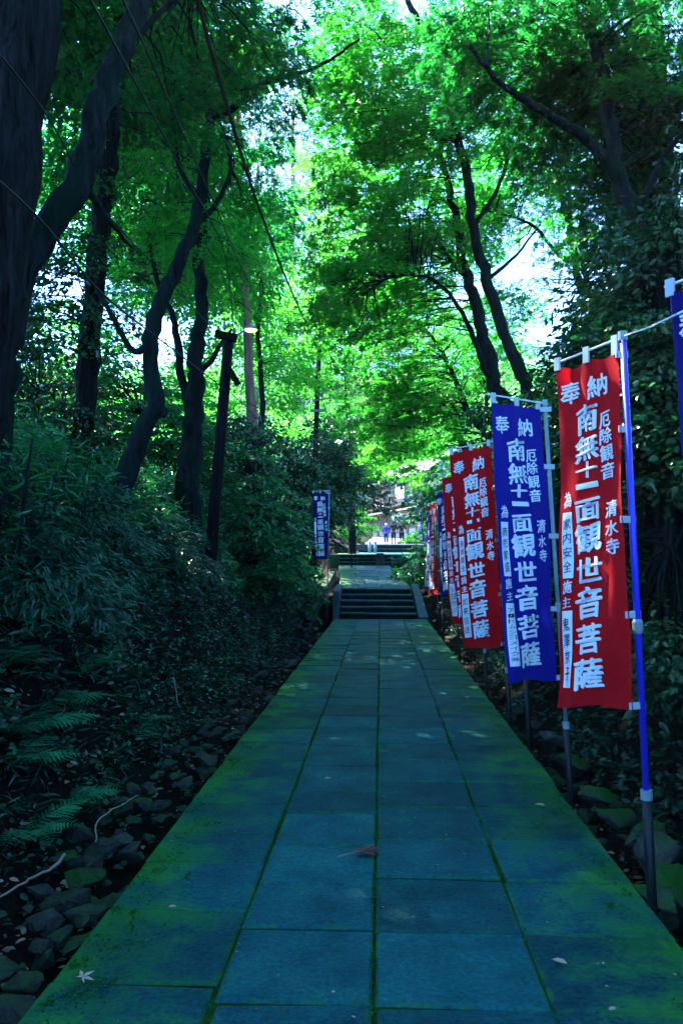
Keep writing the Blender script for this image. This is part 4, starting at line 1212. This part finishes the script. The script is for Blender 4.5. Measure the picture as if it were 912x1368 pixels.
def flat_leaf(px, py, s, label, c='dead', kind='maple', rz=0):
    d = EYE * F / (py - VY)
    p = P(px, py, d)
    me = leaves_mesh('fallen_leaf', kind, np.array([[0, 0, 0.]]), np.array([[math.cos(rz), math.sin(rz), .1]]), np.array([[.1, -.15, 1.]]), np.array([s]), np.array([.95]), M[c])
    o = link('fallen_leaf', me, None, (p.x, p.y, .018))
    tag(o, label, 'leaf', 'fallen leaves on the slabs')


flat_leaf(728, 1069, .07, 'pale fallen leaf on the mossy right edge near the poles', kind='oval', rz=2.8)
flat_leaf(757, 1269, .065, 'tan fallen leaf on the right column of slabs near the bottom', kind='oval', rz=2.6)
flat_leaf(113, 1300, .06, 'small tan maple leaf at a joint on the lower left slab', rz=1)
flat_leaf(812, 1325, .035, 'tiny whitish leaf by the lowest right joint', kind='oval', rz=.4)
flat_leaf(620, 930, .07, 'pale leaf far up on the right mossy edge', kind='oval', rz=.2)
flat_leaf(520, 1002, .10, 'dark leaf lying on the centre slabs further up', c='ivy', kind='oval', rz=2.9)
flat_leaf(225, 1208, .04, 'tiny pale leaf at a joint on the left column', kind='oval', rz=.1)
flat_leaf(438, 1037, .05, 'small reddish leaf on the second column of slabs', rz=2)
# reddish cedar sprig
d = EYE * F / (1135 - VY); sp_ = P(475, 1135, d)
sprig = empty('cedar_sprig', (sp_.x, sp_.y, .012), 'dry reddish cedar sprig lying beside the centre joint', 'sprig', rz=.35)
sprig.scale = (1.05, 1.05, 1.05)
MB().tube([(-.10, 0, .002), (0, .005, .012), (.10, .03, .01)], [.004, .004, .002], 6).build('stem', M['twig'], sprig)
n = 60
tt = rng.uniform(-.02, .10, n); sg = rng.choice([-1, 1], n)
M['dry_needle'] = leaf_mat('dry_needle', (.13, .05, .05), (.32, .13, .13), (.2, .08, .08), .2, .7)
link('needles', leaves_mesh('needles', 'frond', np.stack([tt, np.abs(tt) * .2, np.full(n, .012)], 1), np.stack([np.full(n, .8), sg * rng.uniform(.3, .9, n), rng.uniform(0, .5, n)], 1),
                            np.tile([0, 0, 1.], (n, 1)), rng.uniform(.03, .075, n), rng.uniform(0, 1, n), M['dry_needle']), sprig)


def litter(name, label, n, xr, yr, zf, size, mat, kind='oval', flat=.25):
    x = rng.uniform(*xr, n); yv = yr[0] + (yr[1] - yr[0]) * rng.uniform(0, 1, n) ** 1.4
    z = zf(x, yv)
    pos = np.stack([x, yv, z], -1)
    t = rng.normal(size=(n, 3)) * np.array([1, 1, .15]); nn = np.array([0, 0, 1.]) + rng.normal(0, flat, (n, 3))
    me = leaves_mesh(name, kind, pos, t, nn, size * rng.uniform(.5, 1.4, n), rng.uniform(0, 1, n), M[mat])
    tag(link(name, me), label, 'leaves', kind='stuff')


def moss_tufts():
    n = 420
    side = rng.choice([-1, 1], n)
    cx_ = side * (1.27 - np.abs(rng.normal(0, .13, n))); cy_ = 1.5 + 14 * rng.uniform(0, 1, n) ** 1.7
    jn = rng.uniform(0, 1, n) < .3
    cx_ = np.where(jn, rng.choice([-.633, -.03, .629], n), cx_)
    per = 34
    rr = rng.uniform(.012, .07, (n, 1)) * np.where(jn, .3, 1)[:, None]
    x = cx_[:, None] + rng.normal(0, 1, (n, per)) * rr; yv = cy_[:, None] + rng.normal(0, 1, (n, per)) * rr * np.where(jn, 5, 1.4)[:, None]
    ok = (np.abs(x) < 1.285).ravel()
    z = np.where(jn, -.008, .001)[:, None] + np.zeros_like(x)
    pos = np.stack([x, yv, z], -1).reshape(-1, 3)[ok]
    m = len(pos)
    d = rng.normal(size=(m, 3)) * np.array([1, 1, .3]) + np.array([0, 0, .55])
    me = leaves_mesh('moss_tufts', 'kite', pos, d, rng.normal(0, .6, (m, 3)) + np.array([0, 0, 1]), rng.uniform(.007, .017, m), rng.uniform(0, 1, m), M['moss_leaf'])
    tag(link('moss_tufts', me), 'low green moss growing along the path edges and joints', 'moss', kind='stuff')


M['moss_leaf'] = leaf_mat('moss_leaf', (.004, .045, .004), (.02, .15, .014), (.02, .15, .01), .2, .8, .1)
moss_tufts()
litter('leaf_specks', 'scattered pale leaf bits over the stone slabs', 420, (-1.25, 1.25), (1.6, 20), lambda x, y: np.full(len(x), .009), .015, 'dead')
litter('leaf_litter', 'brown dead leaves lying in the gutter right of the path', 700, (1.3, 1.75), (2.4, 16), lambda x, y: np.full(len(x), -.325) + rng.uniform(0, .03, len(x)), .05, 'dead', flat=.5)
litter('leaf_litter', 'brown dead leaves fallen over the left bank', 2200, (-3.6, -1.9), (2.4, 16), lambda x, y: ground_z(x, y) + .03, .06, 'dead', flat=.6)
litter('leaf_litter', 'dead leaves lying in the gutter left of the path', 500, (-1.95, -1.32), (2.4, 16), lambda x, y: np.full(len(x), -.385) + rng.uniform(0, .03, len(x)), .05, 'dead', flat=.5)

# ------------------------------------------------------------------ low wall, rail posts at the top of the steps
wr = empty('stone_wall', P(462, 738, 38), 'low sunlit stone wall sloping down behind the left navy banner', 'wall')
b0 = wr.location.copy()
a0, a1 = P(446, 722, 38), P(482, 742, 38)
MB().hexa([(a0.x, 38, 1.6), (a1.x, 37.6, 1.6), (a1.x, 39, 1.6), (a0.x, 39.4, 1.6), (a0.x, 38, a0.z), (a1.x, 37.6, a1.z), (a1.x, 39, a1.z), (a0.x, 39.4, a0.z)]).build('wall_body', M['rock'], wr, b0)
for i in range(5):
    t0, t1 = i / 5, (i + 1) / 5 - .015
    p, q = a0.lerp(a1, t0), a0.lerp(a1, t1)
    MB().hexa([(p.x, 37.9, p.z + .004), (q.x, 37.5, q.z + .004), (q.x, 39.1, q.z + .004), (p.x, 39.5, p.z + .004), (p.x, 37.9, p.z + .10), (q.x, 37.5, q.z + .10), (q.x, 39.1, q.z + .10), (p.x, 39.5, p.z + .10)]).build('coping_stone', M['pave'], wr, b0)
for px, lab in ((493.5, 'left of two pale bollards beside the upper steps'), (501, 'right of two pale bollards beside the upper steps')):
    p = P(px, 741, 39); p.z = 1.98
    bo = empty('bollard', p, lab, 'bollard', 'pale bollards at the top of the steps')
    MB().tube([(0, 0, 0), (0, 0, .50)], [.075, .075], 10).build('post', M['joint'], bo, smooth=True)
    MB().tube([(0, 0, .5), (0, 0, .54), (0, 0, .56)], [.085, .085, .04], 10).build('cap', M['joint'], bo, smooth=True)

# ------------------------------------------------------------------ temple house behind
M['plaster'] = simple('white_plaster', (.60, .58, .55), .8, vary=.06)
M['timber'] = simple('ochre_timber', (.36, .20, .09), .7, vary=.25, scale=4, stretch=(1, 1, .2))
M['dark_timber'] = simple('dark_timber', (.08, .05, .035), .7, vary=.3, scale=4)
M['roof'] = simple('grey_roof', (.30, .31, .33), .5, vary=.2)
M['glass'] = simple('window_glass', (.12, .15, .17), .08, vary=.2, spec=.8)
A_, B_ = P(497, 718, 92), P(582, 720, 74)
zb = 4.0
fd = Vector((B_.x - A_.x, B_.y - A_.y, 0)); LEN = fd.length; fd.normalize(); fn = Vector((-fd.y, fd.x, 0))
if fn.x > 0: fn = -fn
house = empty('temple_house', (A_.x, A_.y, zb), 'two storey timber temple house with white walls behind the people', 'house', rz=math.atan2(fd.y, fd.x))
sgn = 1 if (Matrix.Rotation(house.rotation_euler.z, 3, 'Z') @ Vector((0, 1, 0))).dot(fn) > 0 else -1
Yf = lambda v: v * sgn                                            # local +: towards the path
hb = lambda nm, c, s, m, p=house: MB().box((c[0], Yf(c[1]), c[2]), s).build(nm, M[m], p)
hb('wall', (LEN / 2, -3, 1.2), (LEN, 6, 3.4), 'plaster')
hb('upper_wall', (LEN / 2, -3.6, 4.4), (LEN, 4.8, 3.0), 'plaster')
for i in range(9): hb('post', (.1 + i * (LEN - .2) / 8, .08, 1.2), (.2, .2, 2.6), 'timber')
for i in range(8):
    w = (LEN - .2) / 8
    f_ = hb('window', (.1 + (i + .5) * w, .035, 1.55), (w - .3, .10, 1.5), 'timber')
    hb('pane', (.1 + (i + .3) * w, .10, 1.55), (w * .32, .02, 1.3), 'glass', f_)
    hb('pane', (.1 + (i + .7) * w, .10, 1.55), (w * .32, .02, 1.3), 'glass', f_)
MB().hexa([(-.6, Yf(1.7), 2.5), (LEN + .4, Yf(1.7), 2.5), (LEN + .4, Yf(-1.25), 3.1), (-.6, Yf(-1.25), 3.1), (-.6, Yf(1.7), 2.64), (LEN + .4, Yf(1.7), 2.64), (LEN + .4, Yf(-1.25), 3.24), (-.6, Yf(-1.25), 3.24)]).build('canopy_roof', M['roof'], house)
for i in range(24):
    x = -.4 + i * (LEN + .6) / 23
    MB().beam((x, Yf(1.6), 2.44), (x, Yf(.2), 2.72), .1, .1).build('rafter', M['timber'], house)
hb('balcony_floor', (LEN * .35, .1, 3.2), (LEN * .7, 2.2, .16), 'dark_timber')
hb('balcony_rail', (LEN * .35, 1.1, 4.2), (LEN * .7, .1, .1), 'dark_timber')
for i in range(30): hb('baluster', (.1 + i * LEN * .7 / 30, 1.1, 3.72), (.06, .05, .9), 'dark_timber')
hb('balcony_panel', (LEN * .28, 1.16, 3.7), (1.6, .04, .8), 'plaster')
for i in range(5): hb('upper_window', (1.2 + i * 3.2, -1.18, 4.6), (1.6, .06, 1.5), 'glass')
hb('balcony_screen', (LEN * .62, .9, 4.8), (2.4, .08, 2.6), 'plaster')
MB().hexa([(-1, Yf(1.2), 5.9), (LEN + 1, Yf(1.2), 5.9), (LEN + 1, Yf(-7), 5.9), (-1, Yf(-7), 5.9), (0, Yf(-2.4), 8.2), (LEN, Yf(-2.4), 8.2), (LEN, Yf(-3.8), 8.2), (0, Yf(-3.8), 8.2)]).build('roof', M['roof'], house)

# ------------------------------------------------------------------ people walking up
def skin(name, pts, edges, radii, mat, parent, sub=1):
    me = bpy.data.meshes.new(name); me.from_pydata(pts, edges, []); me.update()
    o = bpy.data.objects.new(name, me); COL.objects.link(o)
    o.modifiers.new('skin', 'SKIN')
    for i, r in enumerate(radii): o.data.skin_vertices[0].data[i].radius = (r, r) if not isinstance(r, tuple) else r
    o.data.skin_vertices[0].data[0].use_root = True
    o.modifiers.new('subdiv', 'SUBSURF').levels = sub
    o.modifiers['subdiv'].render_levels = sub
    dg = bpy.context.evaluated_depsgraph_get()
    m2 = bpy.data.meshes.new_from_object(o.evaluated_get(dg))
    bpy.data.objects.remove(o); bpy.data.meshes.remove(me)
    m2.materials.clear(); m2.materials.append(mat); m2.name = name
    m2.polygons.foreach_set('use_smooth', np.ones(len(m2.polygons), dtype=bool))
    return link(name, m2, parent)


M['skin'] = simple('skin', (.20, .12, .09), .6, vary=.05)
M['hair'] = simple('dark_hair', (.012, .011, .011), .6)
M['white_hair'] = simple('white_hair', (.75, .75, .76), .7)
M['blue_jacket'] = simple('blue_jacket', (.01, .04, .35), .7)
M['navy_trousers'] = simple('blue_trousers', (.008, .015, .09), .8)
M['black_cloth'] = simple('black_shirt', (.0025, .0025, .003), .8)
M['dark_shorts'] = simple('dark_shorts', (.003, .0035, .004), .8)
M['shoe'] = simple('pale_shoe', (.6, .6, .62), .6)
M['dark_shoe'] = simple('dark_shoe', (.03, .03, .03), .6)


def person(px, d, h, label, top, legs, hair, shoe, long_leg, stride, rz, arms=0.0):
    p = P(px, 725, d)
    root = empty('person', (p.x, d, float(prof(d)) + .035), label, 'person', 'people walking up to the house', rz)
    k = h / 1.7
    v = lambda *a: tuple(c * k for c in a)
    s = stride
    J = dict(pel=v(0, 0, .92), sp=v(0, .01, 1.15), ch=v(0, .02, 1.34), nk=v(0, .02, 1.46), hb=v(0, .03, 1.54), ht=v(0, .04, 1.67))
    names = list(J); pts = list(J.values()); edges = [(i, i + 1) for i in range(5)]
    rad = [.125 * k, .12 * k, .135 * k, .055 * k, .085 * k, .075 * k]
    limb = {}
    for sx, st_ in ((-1, s), (1, -s)):
        i0 = len(pts)
        pts += [v(sx * .09, 0, .86), v(sx * .10, st_ * .14, .49), v(sx * .10, st_ * .24 - abs(st_) * .06, .09), v(sx * .11, st_ * .24 + .13, .035)]
        rad += [.095 * k, .062 * k, .042 * k, .036 * k]
        edges += [(0, i0), (i0, i0 + 1), (i0 + 1, i0 + 2), (i0 + 2, i0 + 3)]
        limb[('leg', sx)] = i0
        i1 = len(pts)
        pts += [v(sx * .18, .01, 1.38), v(sx * (.25 + arms), -st_ * .08, 1.11), v(sx * (.25 + arms * .6), -st_ * .16 + .08, .87), v(sx * (.25 + arms * .5), -st_ * .18 + .1, .79)]
        rad += [.06 * k, .042 * k, .032 * k, .030 * k]
        edges += [(2, i1), (i1, i1 + 1), (i1 + 1, i1 + 2), (i1 + 2, i1 + 3)]
        limb[('arm', sx)] = i1
    skin('body', pts, edges, rad, M['skin'], root, 2)
    # shirt or jacket
    q, e, r_ = [pts[0], pts[1], pts[2], v(0, .02, 1.43)], [(0, 1), (1, 2), (2, 3)], [.155 * k, .15 * k, .165 * k, .08 * k]
    for sx in (-1, 1):
        i1 = limb[('arm', sx)]; n0 = len(q)
        q += [pts[i1], pts[i1 + 1]] + ([pts[i1 + 2]] if long_leg else []); r_ += [.08 * k, .062 * k] + ([.048 * k] if long_leg else [])
        e += [(2, n0), (n0, n0 + 1)] + ([(n0 + 1, n0 + 2)] if long_leg else [])
    skin('jacket' if long_leg else 'shirt', q, e, r_, M[top], root, 2)
    q, e, r_ = [v(0, 0, .97)], [], [.145 * k]
    for sx in (-1, 1):
        i0 = limb[('leg', sx)]; n0 = len(q)
        low = pts[i0 + 2] if long_leg else tuple(Vector(pts[i0 + 1]).lerp(Vector(pts[i0 + 2]), .15))
        q += [pts[i0], pts[i0 + 1], low]; r_ += [.118 * k, .088 * k, .07 * k if long_leg else .085 * k]
        e += [(0, n0), (n0, n0 + 1), (n0 + 1, n0 + 2)]
    skin('trousers' if long_leg else 'shorts', q, e, r_, M[legs], root, 1)
    bm = bmesh.new(); bmesh.ops.create_uvsphere(bm, u_segments=12, v_segments=8, radius=1)
    for w in bm.verts: w.co = Vector((w.co.x * .088, w.co.y * .10 - .022, w.co.z * .10)) * k + Vector(v(0, .025, 1.63))
    me = bpy.data.meshes.new('hair'); bm.to_mesh(me); bm.free(); me.materials.append(M[hair]); link('hair', me, root)
    for sx in (-1, 1):
        i0 = limb[('leg', sx)]
        a, b_ = Vector(pts[i0 + 2]), Vector(pts[i0 + 3])
        MB().tube([a + Vector((0, -.05, -.03)), a.lerp(b_, .5) + Vector((0, 0, -.025)), b_ + Vector((0, .05, -.005))], [.05 * k, .052 * k, .035 * k], 8).build('shoe', M[shoe], root, smooth=True)


person(515.5, 66, 1.66, 'white haired person in bright blue jacket and trousers walking uphill', 'blue_jacket', 'navy_trousers', 'white_hair', 'shoe', True, .5, .1)
person(525.5, 61, 1.70, 'person in black shirt and shorts walking beside the blue jacket', 'black_cloth', 'dark_shorts', 'hair', 'dark_shoe', False, .35, -.05, .05)
person(536.5, 61, 1.68, 'rightmost walker in black with elbows held out', 'black_cloth', 'dark_shorts', 'hair', 'dark_shoe', False, -.4, .05, .1)

# ------------------------------------------------------------------ haze
hm = bpy.data.materials.new('pale_air'); hm.use_nodes = True
hn = hm.node_tree; hn.nodes.clear()
ho = hn.nodes.new('ShaderNodeOutputMaterial'); hv = hn.nodes.new('ShaderNodeVolumePrincipled')
hv.inputs['Color'].default_value = (.9, .95, 1, 1); hv.inputs['Density'].default_value = HAZE; hv.inputs['Anisotropy'].default_value = .3
hn.links.new(hv.outputs[0], ho.inputs['Volume'])
hz = MB().box((0, 320, 45), (1230, 830, 96)).build('haze', hm)
tag(hz, 'thin pale air between the far trees', 'haze', kind='stuff')

print('leaf triangles', NTRI[0])
